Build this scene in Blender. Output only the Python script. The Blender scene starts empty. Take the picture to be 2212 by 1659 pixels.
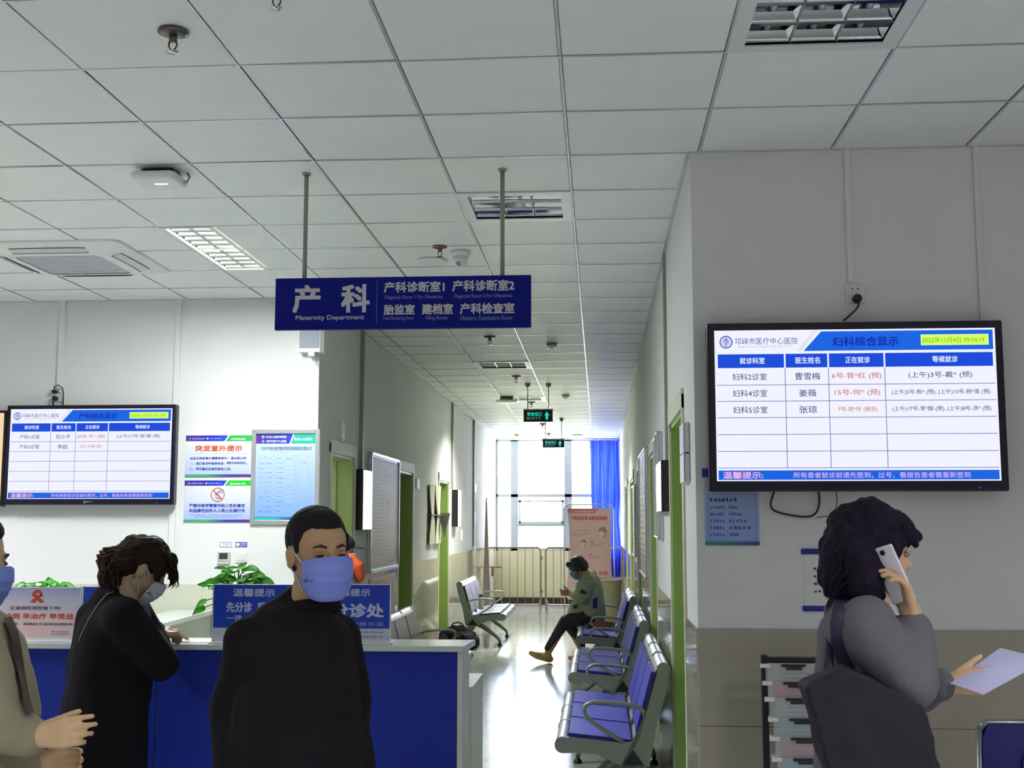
import bpy, bmesh, math, random
from mathutils import Vector, Matrix, noise as mnoise
from mathutils.bvhtree import BVHTree

random.seed(7)
PI = math.pi
scene = bpy.context.scene
COL = scene.collection

# ------------------------------------------------------------------ camera
FPX, PITCH, YAW, ROLL = 2600.0, 0.1136, 0.0720, -0.0003
CAMZ = 1.65
cam_data = bpy.data.cameras.new('camera')
cam_data.sensor_width = 36.0
cam_data.lens = 36.0 * FPX / 2212.0
cam_data.clip_start = 0.05
cam_data.clip_end = 300
cam = bpy.data.objects.new('camera', cam_data)
COL.objects.link(cam)
cam.location = (0, 0, CAMZ)
cam.rotation_euler = (PI / 2 + PITCH, ROLL, YAW)
scene.camera = cam

# ------------------------------------------------------------------ world, sun, exposure
scene.view_settings.view_transform = 'Standard'
scene.view_settings.look = 'None'
scene.view_settings.gamma = 1
scene.view_settings.use_curve_mapping = False
scene.view_settings.exposure = 0.18
world = bpy.data.worlds.new('overcast_sky')
scene.world = world
world.use_nodes = True
bg = world.node_tree.nodes['Background']
bg.inputs['Color'].default_value = (0.93, 0.96, 1.0, 1)
bg.inputs['Strength'].default_value = 25


def area_lamp(name, loc, sx, sy, power, rot=(0, 0, 0), color=(1, 1, 1), spread=PI):
    l = bpy.data.lights.new(name, 'AREA')
    l.shape = 'RECTANGLE'
    l.size, l.size_y = sx, sy
    l.energy = power
    l.color = color
    l.spread = spread
    o = bpy.data.objects.new(name, l)
    o.location = loc
    o.rotation_euler = rot
    COL.objects.link(o)
    return o


CEIL = CAMZ + 1.687
# the lit troffer over the desk, and added unseen lamps that fill the hall
area_lamp('lit_troffer_light', (-2.38, 7.235, CEIL - 0.07), 0.24, 1.1, 82, color=(0.95, 1.0, 0.97))
area_lamp('hall_fill_light', (-4.2, 4.5, CEIL - 0.07), 0.5, 0.5, 62, color=(0.95, 0.94, 1.0), spread=2.3)
area_lamp('hall_fill_light', (-5.4, 7.2, CEIL - 0.07), 0.5, 0.5, 60, color=(0.95, 0.94, 1.0), spread=2.3)
area_lamp('hall_fill_light', (-1.0, -1.2, CEIL - 0.07), 0.5, 0.5, 150, color=(0.95, 0.92, 1.0), spread=2.5)
area_lamp('hall_fill_light', (2.6, 1.2, CEIL - 0.07), 0.5, 0.5, 60, color=(0.94, 0.90, 1.0), spread=2.5)
area_lamp('corridor_light', (-1.03, 16.535, CEIL - 0.03), 0.45, 0.45, 85, color=(1.0, 1.0, 0.9), spread=2.3)
# daylight guide in the corridor's end window (a Cycles portal: samples the sky, emits nothing itself)
po = area_lamp('window_portal', (-0.83, 24.75, 2.3), 2.6, 2.2, 1, rot=(-PI / 2, 0, 0))
po.data.cycles.is_portal = True


# ------------------------------------------------------------------ pixel -> world on a plane
def _axes():
    cp, sp = math.cos(PITCH), math.sin(PITCH)
    cy, sy = math.cos(YAW), math.sin(YAW)
    f = Vector((-sy * cp, cy * cp, sp))
    r = Vector((cy, sy, 0))
    return r, r.cross(f), f


_R, _U, _F = _axes()


def W(px, py, Y=None, X=None, Z=None):
    """point of the photograph's pixel on the real plane x=X, y=Y or z=Z"""
    d = _R * ((px - 1106.0) / FPX) - _U * ((py - 829.5) / FPX) + _F
    if Y is not None:
        k = Y / d.y
    elif X is not None:
        k = X / d.x
    else:
        k = (Z - CAMZ) / d.z
    return Vector((d.x * k, d.y * k, d.z * k + CAMZ))


# ------------------------------------------------------------------ materials
MATS = {}


def srgb(r, g, b):
    def f(c):
        c /= 255.0
        return c / 12.92 if c <= 0.04045 else ((c + 0.055) / 1.055) ** 2.4
    return (f(r), f(g), f(b))


def mat(name, col=(200, 200, 200), rough=0.5, metal=0.0, emit=None, strength=1.0, nscale=0, namt=0.0,
        bump=0.0, bscale=40.0, alpha=1.0, trans=0.0, spec=0.5, sheen=0.0, coat=0.0):
    if name in MATS:
        return MATS[name]
    m = bpy.data.materials.new(name)
    m.use_nodes = True
    nt = m.node_tree
    b = nt.nodes['Principled BSDF']
    c = srgb(*col)
    b.inputs['Base Color'].default_value = (*c, 1)
    b.inputs['Roughness'].default_value = rough
    b.inputs['Metallic'].default_value = metal
    b.inputs['Specular IOR Level'].default_value = spec
    b.inputs['Transmission Weight'].default_value = trans
    b.inputs['Alpha'].default_value = alpha
    b.inputs['Sheen Weight'].default_value = sheen
    b.inputs['Coat Weight'].default_value = coat
    b.inputs['Coat Roughness'].default_value = 0.1
    if emit is not None:
        b.inputs['Emission Color'].default_value = (*srgb(*emit), 1)
        b.inputs['Emission Strength'].default_value = strength
    tc = None
    if namt > 0 or bump > 0:
        tc = nt.nodes.new('ShaderNodeTexCoord')
    if namt > 0:
        n = nt.nodes.new('ShaderNodeTexNoise')
        n.inputs['Scale'].default_value = nscale
        n.inputs['Detail'].default_value = 6
        nt.links.new(tc.outputs['Object'], n.inputs['Vector'])
        r = nt.nodes.new('ShaderNodeMapRange')
        r.inputs['From Min'].default_value = 0.3
        r.inputs['From Max'].default_value = 0.7
        r.inputs['To Min'].default_value = 1 - namt
        r.inputs['To Max'].default_value = 1 + namt * 0.6
        nt.links.new(n.outputs['Fac'], r.inputs['Value'])
        mx = nt.nodes.new('ShaderNodeVectorMath')
        mx.operation = 'SCALE'
        mx.inputs[0].default_value = c
        nt.links.new(r.outputs['Result'], mx.inputs['Scale'])
        nt.links.new(mx.outputs['Vector'], b.inputs['Base Color'])
    if bump > 0:
        n2 = nt.nodes.new('ShaderNodeTexNoise')
        n2.inputs['Scale'].default_value = bscale
        n2.inputs['Detail'].default_value = 4
        nt.links.new(tc.outputs['Object'], n2.inputs['Vector'])
        bp = nt.nodes.new('ShaderNodeBump')
        bp.inputs['Strength'].default_value = bump
        bp.inputs['Distance'].default_value = 0.01
        nt.links.new(n2.outputs['Fac'], bp.inputs['Height'])
        nt.links.new(bp.outputs['Normal'], b.inputs['Normal'])
    MATS[name] = m
    return m


def ink(col, e=0.0, rough=0.45):
    """flat print colour; e > 0 for a lit screen"""
    n = 'ink_%d_%d_%d_%d' % (*col, int(e * 100))
    if e > 0:
        return mat(n, (10, 10, 12), rough=0.25, emit=col, strength=e)
    return mat(n, col, rough=rough)


M_PLASTER = mat('plaster', (226, 226, 225), rough=0.75, nscale=1.3, namt=0.03, bump=0.08, bscale=120)
M_CEIL = mat('ceiling_tile', (238, 240, 238), rough=0.5, nscale=2.5, namt=0.03, bump=0.12, bscale=90)
M_GRIDM = mat('ceiling_grid', (205, 207, 208), rough=0.25, metal=0.35)
M_GAP = mat('shadow_gap', (60, 58, 55), rough=0.9)
M_DADO = mat('dado_tile', (196, 190, 172), rough=0.07, nscale=3, namt=0.06, spec=0.7)
M_DADOL = mat('dado_tile_pale', (204, 206, 188), rough=0.28, nscale=3, namt=0.05)
M_DADOB = mat('dado_tile_beige', (174, 169, 150), rough=0.28, nscale=3, namt=0.05)
M_FLOOR = mat('floor_tile', (176, 180, 174), rough=0.13, nscale=9, namt=0.16, bump=0.06, bscale=14, spec=0.7)
M_GROUT = mat('grout', (120, 120, 112), rough=0.8)
M_GREEN = mat('green_frame', (164, 188, 112), rough=0.4, nscale=2, namt=0.1)
M_ARCH = mat('architrave', (214, 214, 196), rough=0.5, nscale=6, namt=0.08)
M_DOOR = mat('door_leaf', (160, 184, 110), rough=0.45)
M_WHITE = mat('white_plastic', (228, 229, 228), rough=0.4)
M_WHITEP = mat('white_paint', (222, 224, 222), rough=0.35)
M_BLACK = mat('black_plastic', (22, 21, 26), rough=0.3)
M_DARKB = mat('screen_bezel', (24, 20, 44), rough=0.25)
M_STEEL = mat('brushed_steel', (150, 152, 152), rough=0.3, metal=0.9)
M_CHROME = mat('chrome', (200, 202, 205), rough=0.08, metal=1.0)
M_ROD = mat('grey_rod', (150, 148, 138), rough=0.5)
M_BENCHF = mat('bench_frame', (136, 144, 138), rough=0.32, metal=0.55)
M_PADB = mat('blue_pad', (76, 78, 186), rough=0.45, spec=0.3)
M_PADE = mat('pad_edge', (30, 26, 128), rough=0.4)
M_PADG = mat('grey_pad', (132, 132, 150), rough=0.28)
M_PADGE = mat('grey_pad_edge', (34, 30, 40), rough=0.4)
M_ALU = mat('aluminium', (196, 200, 202), rough=0.3, metal=0.6)
M_ALUW = mat('window_frame_metal', (186, 192, 194), rough=0.45)
M_SIGN = mat('sign_blue', (8, 22, 132), rough=0.6, spec=0.2)
M_COUNTERB = mat('counter_blue', (26, 50, 158), rough=0.5, spec=0.3, nscale=3, namt=0.05)
M_COUNTERT = mat('counter_top', (206, 214, 208), rough=0.12)
M_COUNTERW = mat('counter_white', (208, 214, 210), rough=0.35)
M_CURT = mat('blue_curtain', (44, 66, 240), rough=0.7)
_nt = M_CURT.node_tree
_tl = _nt.nodes.new('ShaderNodeBsdfTranslucent')
_tl.inputs['Color'].default_value = (*srgb(60, 90, 255), 1)
_mx = _nt.nodes.new('ShaderNodeMixShader')
_mx.inputs[0].default_value = 0.35
_nt.links.new(_nt.nodes['Principled BSDF'].outputs[0], _mx.inputs[1])
_nt.links.new(_tl.outputs[0], _mx.inputs[2])
_nt.links.new(_mx.outputs[0], _nt.nodes['Material Output'].inputs['Surface'])
M_LEAF = mat('leaf', (86, 196, 58), rough=0.35, nscale=14, namt=0.2)
M_LEAF2 = mat('leaf_light', (120, 214, 84), rough=0.35, nscale=14, namt=0.15)
M_STEM = mat('stem', (70, 120, 50), rough=0.5)
M_SKIN = mat('skin', (196, 150, 118), rough=0.5, nscale=12, namt=0.05)
M_SKIN2 = mat('skin_pale', (214, 172, 140), rough=0.5, nscale=12, namt=0.05)
M_HAIR = mat('black_hair', (24, 20, 26), rough=0.7, spec=0.25, bump=0.5, bscale=60)
M_HAIRB = mat('brown_hair', (44, 30, 20), rough=0.8, spec=0.2, bump=0.5, bscale=60)
M_MASK = mat('mask_blue', (128, 146, 226), rough=0.75)
M_MASKW = mat('mask_white', (196, 198, 218), rough=0.75)
M_COATB = mat('black_coat', (24, 23, 27), rough=0.9, spec=0.2, nscale=8, namt=0.12, bump=0.25, bscale=25)
M_SHOE = mat('dark_shoe', (30, 28, 30), rough=0.5)


# ------------------------------------------------------------------ mesh builder
class MB:
    def __init__(self):
        self.v, self.f, self.mi, self.sm, self.mats = [], [], [], [], []

    def m(self, m):
        if m not in self.mats:
            self.mats.append(m)
        return self.mats.index(m)

    def face(self, vs, m=None, smooth=False):
        o = len(self.v)
        self.v += [Vector(p) for p in vs]
        self.f.append(tuple(range(o, o + len(vs))))
        self.mi.append(self.m(m) if m else 0)
        self.sm.append(smooth)
        return self

    def grid(self, rows, m=None, smooth=True, closed=False, cap=False):
        """rows: list of rings of equal length"""
        o = len(self.v)
        n = len(rows[0])
        for r in rows:
            self.v += [Vector(p) for p in r]
        k = self.m(m) if m else 0
        for i in range(len(rows) - 1):
            for j in range(n if closed else n - 1):
                a = o + i * n + j
                b = o + i * n + (j + 1) % n
                self.f.append((a, b, b + n, a + n))
                self.mi.append(k)
                self.sm.append(smooth)
        if cap:
            self.f.append(tuple(o + j for j in range(n))[::-1])
            self.f.append(tuple(o + (len(rows) - 1) * n + j for j in range(n)))
            self.mi += [k, k]
            self.sm += [False, False]
        return self

    def box(self, a, b, m=None, bev=0.0):
        x0, y0, z0 = [min(a[i], b[i]) for i in range(3)]
        x1, y1, z1 = [max(a[i], b[i]) for i in range(3)]
        k = self.m(m) if m else 0
        if bev <= 0:
            o = len(self.v)
            self.v += [Vector(p) for p in ((x0, y0, z0), (x1, y0, z0), (x1, y1, z0), (x0, y1, z0),
                                           (x0, y0, z1), (x1, y0, z1), (x1, y1, z1), (x0, y1, z1))]
            for q in ((0, 3, 2, 1), (4, 5, 6, 7), (0, 1, 5, 4), (1, 2, 6, 5), (2, 3, 7, 6), (3, 0, 4, 7)):
                self.f.append(tuple(o + i for i in q))
                self.mi.append(k)
                self.sm.append(False)
            return self
        bm = bmesh.new()
        bmesh.ops.create_cube(bm, size=1)
        for v in bm.verts:
            v.co = Vector(((x0 + x1) / 2 + v.co.x * (x1 - x0), (y0 + y1) / 2 + v.co.y * (y1 - y0),
                           (z0 + z1) / 2 + v.co.z * (z1 - z0)))
        bev = min(bev, 0.45 * min(x1 - x0, y1 - y0, z1 - z0))
        bmesh.ops.bevel(bm, geom=bm.edges[:], offset=bev, segments=2, affect='EDGES', profile=0.5)
        self.add_bm(bm, m)
        return self

    def add_bm(self, bm, m=None, smooth=False, mtx=None):
        o = len(self.v)
        bm.verts.ensure_lookup_table()
        for i, v in enumerate(bm.verts):
            v.index = i
        self.v += [(mtx @ v.co) if mtx else v.co.copy() for v in bm.verts]
        k = self.m(m) if m else 0
        for f in bm.faces:
            self.f.append(tuple(o + v.index for v in f.verts))
            self.mi.append(k)
            self.sm.append(smooth)
        bm.free()

    def prism(self, poly, axis, a, b, m=None, smooth=False):
        """poly: 2-D outline; axis 'x','y','z' extruded from a to b"""
        def P(p, t):
            return {'x': (t, p[0], p[1]), 'y': (p[0], t, p[1]), 'z': (p[0], p[1], t)}[axis]
        n = len(poly)
        o = len(self.v)
        self.v += [Vector(P(p, a)) for p in poly] + [Vector(P(p, b)) for p in poly]
        k = self.m(m) if m else 0
        self.f.append(tuple(o + i for i in range(n)))
        self.f.append(tuple(o + n + i for i in range(n))[::-1])
        self.mi += [k, k]
        self.sm += [False, False]
        for i in range(n):
            j = (i + 1) % n
            self.f.append((o + j, o + i, o + n + i, o + n + j))
            self.mi.append(k)
            self.sm.append(smooth)
        return self

    def tube(self, pts, r, m=None, n=10, cap=True, closed=False):
        pts = [Vector(p) for p in pts]
        rs = r if isinstance(r, (list, tuple)) else [r] * len(pts)
        rings = []
        up = None
        N = len(pts)
        for i, p in enumerate(pts):
            if closed:
                t = pts[(i + 1) % N] - pts[i - 1]
            else:
                t = pts[min(i + 1, N - 1)] - pts[max(i - 1, 0)]
            if t.length < 1e-9:
                t = Vector((0, 0, 1))
            t.normalize()
            if up is None:
                up = Vector((0, 0, 1)) if abs(t.z) < 0.9 else Vector((1, 0, 0))
            s = t.cross(up).normalized()
            up = s.cross(t).normalized()
            rings.append([p + (s * math.cos(a) + up * math.sin(a)) * rs[i] for a in
                          [2 * PI * k / n for k in range(n)]])
        if closed:
            rings.append(rings[0])
        self.grid(rings, m, smooth=True, closed=True, cap=cap and not closed)
        return self

    def lathe(self, prof, c, m=None, n=20, axis='z'):
        rows = []
        for r, h in prof:
            ring = []
            for k in range(n):
                a = 2 * PI * k / n
                q = {'z': (r * math.cos(a), r * math.sin(a), h), 'y': (r * math.cos(a), h, r * math.sin(a)),
                     'x': (h, r * math.cos(a), r * math.sin(a))}[axis]
                ring.append(Vector(c) + Vector(q))
            rows.append(ring)
        self.grid(rows, m, smooth=True, closed=True, cap=True)
        return self

    def ball(self, c, r, m=None, n=14, mtx=None):
        bm = bmesh.new()
        bmesh.ops.create_uvsphere(bm, u_segments=n, v_segments=max(6, n * 2 // 3), radius=1)
        rr = r if isinstance(r, (list, tuple)) else (r, r, r)
        M = Matrix.Translation(Vector(c)) @ (mtx.to_4x4() if mtx else Matrix.Identity(4)) @ Matrix.Diagonal(
            (*rr, 1))
        self.add_bm(bm, m, smooth=True, mtx=M)
        return self

    def mesh(self, name, m=None):
        me = bpy.data.meshes.new(name)
        me.from_pydata([tuple(v) for v in self.v], [], self.f)
        ms = self.mats or ([m] if m else [])
        for x in ms:
            me.materials.append(x)
        me.polygons.foreach_set('material_index', self.mi)
        me.polygons.foreach_set('use_smooth', self.sm)
        me.update()
        return me

    def build(self, name, parent=None, m=None, **tags):
        o = bpy.data.objects.new(name, self.mesh(name, m))
        COL.objects.link(o)
        if parent is not None:
            o.parent = parent
        if m and not self.mats:
            pass
        for k, v in tags.items():
            if v is not None:
                o[k] = v
        return o


def relocate(o, loc):
    """move a mesh object's origin to loc (world) keeping geometry"""
    loc = Vector(loc)
    o.data.transform(Matrix.Translation(-loc))
    o.location = loc


def thing(name, label, cat, loc=(0, 0, 0), rotz=0.0, group=None):
    o = bpy.data.objects.new(name, None)
    o.empty_display_size = 0.1
    COL.objects.link(o)
    o.location = loc
    o.rotation_euler = (0, 0, rotz)
    o['label'] = label
    o['category'] = cat
    if group:
        o['group'] = group
    return o


def tag(o, label, cat, group=None):
    o['label'] = label
    o['category'] = cat
    if group:
        o['group'] = group
    return o


def dup(root, loc, rotz=None, label=None, group=None):
    r = root.copy()
    COL.objects.link(r)
    r.location = loc
    if rotz is not None:
        r.rotation_euler = (0, 0, rotz)
    if label:
        r['label'] = label
    if group:
        r['group'] = group
    for ch in list(root.children):
        c = ch.copy()
        COL.objects.link(c)
        c.parent = r
        for g in list(ch.children):
            d = g.copy()
            COL.objects.link(d)
            d.parent = c
    return r


# ------------------------------------------------------------------ lettering and flat print
_tcache = {}


def text_mesh(s, bold=0.0):
    k = (s, bold)
    if k not in _tcache:
        cu = bpy.data.curves.new('lettering', 'FONT')
        cu.body = s
        cu.resolution_u = 2
        cu.offset = bold
        ob = bpy.data.objects.new('lettering', cu)
        me = bpy.data.meshes.new_from_object(ob)
        vs = [(v.co.x, v.co.y) for v in me.vertices]
        fs = [tuple(p.vertices) for p in me.polygons]
        bpy.data.objects.remove(ob)
        bpy.data.curves.remove(cu)
        bpy.data.meshes.remove(me)
        x0 = min(v[0] for v in vs)
        x1 = max(v[0] for v in vs)
        y0 = min(v[1] for v in vs)
        y1 = max(v[1] for v in vs)
        _tcache[k] = (vs, fs, x0, x1, y0, y1)
    return _tcache[k]


class Print:
    """flat artwork on a rectangle: u to the right 0..1, v downward 0..1"""

    def __init__(self, tl, right, down, normal, mb=None):
        self.o, self.r, self.d = Vector(tl), Vector(right), Vector(down)
        self.n = Vector(normal).normalized()
        self.mb = mb or MB()

    def P(self, u, v, l):
        return self.o + self.r * u + self.d * v + self.n * (0.0005 * l)

    def rect(self, u0, v0, u1, v1, m, l=1):
        self.mb.face([self.P(u0, v1, l), self.P(u1, v1, l), self.P(u1, v0, l), self.P(u0, v0, l)], m)
        return self

    def poly(self, pts, m, l=1):
        self.mb.face([self.P(u, v, l) for u, v in pts], m)
        return self

    def ring(self, u, v, r0, r1, m, l=2, n=24, a0=0, a1=2 * PI):
        asp = self.r.length / self.d.length
        for k in range(n):
            a, b = a0 + (a1 - a0) * k / n, a0 + (a1 - a0) * (k + 1) / n
            q = []
            for rr, t in ((r1, a), (r1, b), (r0, b), (r0, a)):
                q.append((u + rr * math.cos(t), v - rr * math.sin(t) * asp))
            self.poly(q, m, l)
        return self

    def disc(self, u, v, r, m, l=2, n=24, squash=1.0):
        asp = self.r.length / self.d.length
        self.poly([(u + r * math.cos(2 * PI * k / n), v - r * squash * math.sin(2 * PI * k / n) * asp) for k in
                   range(n)], m, l)
        return self

    def text(self, s, u0, v0, u1, v1, m, l=3, bold=0.0):
        # weight: the thin face is laid down several times, shifted by a fraction of a stroke
        vs, fs, x0, x1, y0, y1 = text_mesh(s, 0.0)
        b = bold
        for q, (dx_, dy_) in enumerate(((0, 0),) if b <= 0 else ((-b, -b), (b, b), (-b, b), (b, -b))):
            o = len(self.mb.v)
            for x, y in vs:
                self.mb.v.append(self.P(u0 + (x + dx_ - x0 + b) / (x1 - x0 + 2 * b) * (u1 - u0),
                                        v1 - (y + dy_ - y0 + b) / (y1 - y0 + 2 * b) * (v1 - v0), l + q * .12))
            k = self.mb.m(m)
            for f in fs:
                self.mb.f.append(tuple(o + i for i in f))
                self.mb.mi.append(k)
                self.mb.sm.append(False)
        return self

    def scrawl(self, u0, v0, u1, v1, m, l=3, n=10, rnd=None):
        """illegibly small writing: a row of tiny word-like strokes"""
        R = rnd or random
        u = u0
        step = (u1 - u0) / n
        while u < u1 - step * 0.3:
            w = step * R.uniform(0.45, 0.85)
            h = (v1 - v0) * R.uniform(0.6, 1.0)
            self.rect(u, v1 - h, min(u + w, u1), v1, m, l)
            if R.random() < 0.5:
                self.rect(u + w * 0.2, v0, min(u + w * 0.9, u1), v0 + (v1 - v0) * 0.22, m, l)
            u += step
        return self

    def build(self, name, parent, **k):
        return self.mb.build(name, parent, **k)
# ================================================================== SETTING
XR, XL = 0.43, -2.10          # corridor walls
YR, YL, YE = 5.43, 8.88, 24.5  # wall with the big screen, wall behind the desk, end wall
GX, GY, T = -0.13, 4.235, 0.6  # ceiling grid
HX0, HX1, HY0 = -7.6, 4.4, -5.0
DADO = 1.185

# ---- floor
fl = MB().box((HX0 - .3, HY0 - .3, -0.12), (HX1 + .3, YE + .3, -0.006), M_GROUT).build('floor', kind='structure')
base = MB()
TS = 0.8
tile_me = MB().box((0.0015, 0.0015, -0.006), (TS - 0.0015, TS - 0.0015, 0), M_FLOOR).mesh('floor_tile')
nfl = 0
for j in range(int((YE - HY0) / TS) + 1):
    for i in range(int((HX1 - HX0) / TS) + 1):
        x, y = -7.7 + i * TS, HY0 + j * TS
        if y > YL - .9 and (x + TS < XL or x > XR):
            continue
        if y > YR and x > XR + 0.2:
            continue
        if y > 7.2 and x + TS > XL and x < XR + .1:
            o = bpy.data.objects.new('floor_tile', tile_me)
            COL.objects.link(o)
            o.location = (x, y, 0)
            o.parent = fl
            nfl += 1
        else:
            base.box((x + 0.0015, y + 0.0015, -0.006), (x + TS - 0.0015, y + TS - 0.0015, 0), M_FLOOR)
base.build('floor_tiling', fl, kind='stuff')

# ---- ceiling: slab above, tiles and T-bars below
ce = MB().box((HX0 - .3, HY0 - .3, CEIL + 0.10), (HX1 + .3, YE + .3, CEIL + 0.2), M_GAP).build('ceiling',
                                                                                          kind='structure')
SKIP = {}
LAMPS = []   # (i,j,kind)


def cell(i, j):
    return GX + i * T, GY + j * T


lamp_cells = {(1, -1), (-1, 3), (-2, 14), (-2, 20)}
rnd = random.Random(3)
tmes = []
for k in range(4):
    mb = MB()
    d = 0.005
    s = 0.003
    c = [(-.3 + d, -.3 + d), (.3 - d, -.3 + d), (.3 - d, .3 - d), (-.3 + d, .3 - d)]
    ci = [(-.3 + d + .004, -.3 + d + .004), (.3 - d - .004, -.3 + d + .004), (.3 - d - .004, .3 - d - .004),
          (-.3 + d + .004, .3 - d - .004)]
    mb.face([(x, y, 0) for x, y in ci][::-1], M_CEIL)
    for a in range(4):
        b = (a + 1) % 4
        mb.face([(*c[a], 0.004), (*c[b], 0.004), (*ci[b], 0), (*ci[a], 0)][::-1], M_CEIL)
        mb.face([(*c[a], 0.012), (*c[b], 0.012), (*c[b], 0.004), (*c[a], 0.004)][::-1], M_CEIL)
    mb.face([(x, y, 0.012) for x, y in c], M_CEIL)
    tmes.append(mb.mesh('ceiling_tile'))
far = MB()
count = 0
for j in range(-15, 35):
    for i in range(-13, 8):
        x, y = cell(i, j)
        xc, yc = x + T / 2, y + T / 2
        if yc > YE + .3 or yc < HY0 or xc < HX0 or xc > HX1:
            continue
        if y > YR - .05 and x > XR - .1:
            continue
        if y > YL - .1 and x + T < XL:
            continue
        if (i, j) in lamp_cells:
            continue
        lit = (i == -4 and j in (4, 5))
        px = 1295 + xc * 2600 / max(yc, .1)
        infr = yc > 3.2 and -150 < px < 2350
        if lit:
            # the tile beside the 300 mm wide lamp is cut to half
            far.box((x + .33, y + .005, CEIL), (x + T - .005, y + T - .005, CEIL + .012), M_CEIL)
            continue
        if infr and count < 300:
            o = bpy.data.objects.new('ceiling_tile', tmes[count % 4])
            COL.objects.link(o)
            o.location = (xc, yc, CEIL + rnd.uniform(0, 0.0015))
            o.rotation_euler = (rnd.gauss(0, .0022), rnd.gauss(0, .0022), 0)
            o.parent = ce
            count += 1
        else:
            far.box((x + .005, y + .005, CEIL), (x + T - .005, y + T - .005, CEIL + .012), M_CEIL)
far.build('ceiling_tiling', ce, kind='stuff')
gb = MB()
GW = 0.0045
for i in range(-13, 9):
    x = GX + i * T
    y1 = YE if XL < x < XR else (YL if x <= XL else YR)
    gb.box((x - GW, HY0, CEIL - .0025), (x + GW, y1, CEIL + .001), M_GRIDM)
for j in range(-15, 35):
    y = GY + j * T
    x0 = HX0 if y < YL - .02 else XL
    x1 = HX1 if y < YR - .02 else XR
    if y < YE:
        gb.box((x0, y - GW, CEIL - .0022), (x1, y + GW, CEIL + .001), M_GRIDM)
gb.build('ceiling_grid', ce)
# edge angle round the walls
ea = MB()
ea.box((XR, YR - .018, CEIL - .004), (HX1, YR, CEIL + .002), M_GRIDM)
ea.box((HX0, YL - .018, CEIL - .004), (XL, YL, CEIL + .002), M_GRIDM)
ea.box((XL, YL, CEIL - .004), (XL + .018, YE, CEIL + .002), M_GRIDM)
ea.box((XR - .018, YR, CEIL - .004), (XR, YE, CEIL + .002), M_GRIDM)
ea.box((XL, YE - .03, CEIL - .02), (XR, YE, CEIL + .002), M_WHITEP)
ea.build('trim_1', kind='structure')


# ---- walls with door openings
def door_cols(xw, sgn, doors, y0, y1, name, near_x):
    """wall running along +Y at x=xw, body on the side sgn; doors = [(ya, yb, h)]"""
    w = MB()
    a = y0
    xo = xw + sgn * 0.25
    for ya, yb, h in doors:
        w.box((xw, a, 0), (xo, ya, CEIL + .1), M_PLASTER)
        w.box((xw, ya, h), (xo, yb, CEIL + .1), M_PLASTER)
        a = yb
    w.box((xw, a, 0), (xo, y1, CEIL + .1), M_PLASTER)
    return w.build(name, kind='structure')


def yx(px, X):
    return W(px, 1126, X=X).y


RD = [(6.15, 7.22), (9.02, 10.2), (12.2, 13.4), (15.0, 16.6), (18.3, 19.3)]
LD = [(9.34, 10.22), (12.55, 13.5), (15.75, 16.75)]
RDH = [2.23, 2.2, 2.2, 2.2, 2.2]
LDH = [2.2, 2.2, 2.2]
wr = door_cols(XR, 1, [(a, b, h) for (a, b), h in zip(RD, RDH)], YR + .25, YE + .3, 'wall_right', 0)
wl = door_cols(XL, -1, [(a, b, h) for (a, b), h in zip(LD, LDH)], YL + .25, YE + .3, 'wall_left', 0)
# wall with the big screen (faces the camera) and its beige dado
wf = MB().box((XR, YR, 0), (HX1 + .3, YR + .25, CEIL + .1), M_PLASTER).build('wall_front_right', kind='structure')
wb = MB().box((HX0 - .3, YL, 0), (XL, YL + .25, CEIL + .1), M_PLASTER).build('wall_front_left', kind='structure')


def dado(parent, rects, mat_, along, thick, tw=0.93, th=0.42, top=DADO):
    """tiles laid on a wall: along 'x' at y=const facing -y, or 'y' at x=const facing sgn"""
    for (a0, a1, c, sg) in rects:
        n = max(1, int(math.ceil((a1 - a0) / tw)))
        rows = [top]
        while rows[-1] > 0.02:
            rows.append(max(0.0, rows[-1] - th))
        for r in range(len(rows) - 1):
            x = a0
            while x < a1 - 0.01:
                xe = min(x + tw, a1)
                g = 0.0012
                mb = MB()
                if along == 'x':
                    mb.box((x + g, c - thick, rows[r + 1] + g), (xe - g, c + .002, rows[r] - g), mat_)
                else:
                    mb.box((c + sg * thick, x + g, rows[r + 1] + g), (c - sg * .002, xe - g, rows[r] - g), mat_)
                mb.build('wall_tile', parent)
                x = xe


dado(wf, [(XR, HX1, YR, 1)], M_DADOB, 'x', 0.010)
dado(wb, [(HX0, XL, YL, 1)], M_DADOL, 'x', 0.010)
segsR, segsL = [], []
a = YR - .01
for ya, yb in RD:
    segsR.append((a, ya - .07, XR, -1))
    a = yb + .07
segsR.append((a, YE, XR, -1))
a = YL - .01
for ya, yb in LD:
    segsL.append((a, ya - .07, XL, 1))
    a = yb + .07
segsL.append((a, YE, XL, 1))
dado(wr, segsR, M_DADO, 'y', 0.010, tw=0.9, th=1.19)
dado(wl, segsL, M_DADO, 'y', 0.010, tw=0.9, th=1.19)
# closing walls of the hall, out of frame
MB().box((HX0 - .25, HY0, 0), (HX0, YL + .25, CEIL + .1), M_PLASTER).build('wall_hall_left', kind='structure')
MB().box((HX1, HY0, 0), (HX1 + .25, YR + .25, CEIL + .1), M_PLASTER).build('wall_hall_right', kind='structure')
bk = MB()
bk.box((HX0 - .25, HY0 - .25, 0), (HX1 + .25, HY0, CEIL + .1), M_PLASTER)
bk.build('wall_back', kind='structure')
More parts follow.
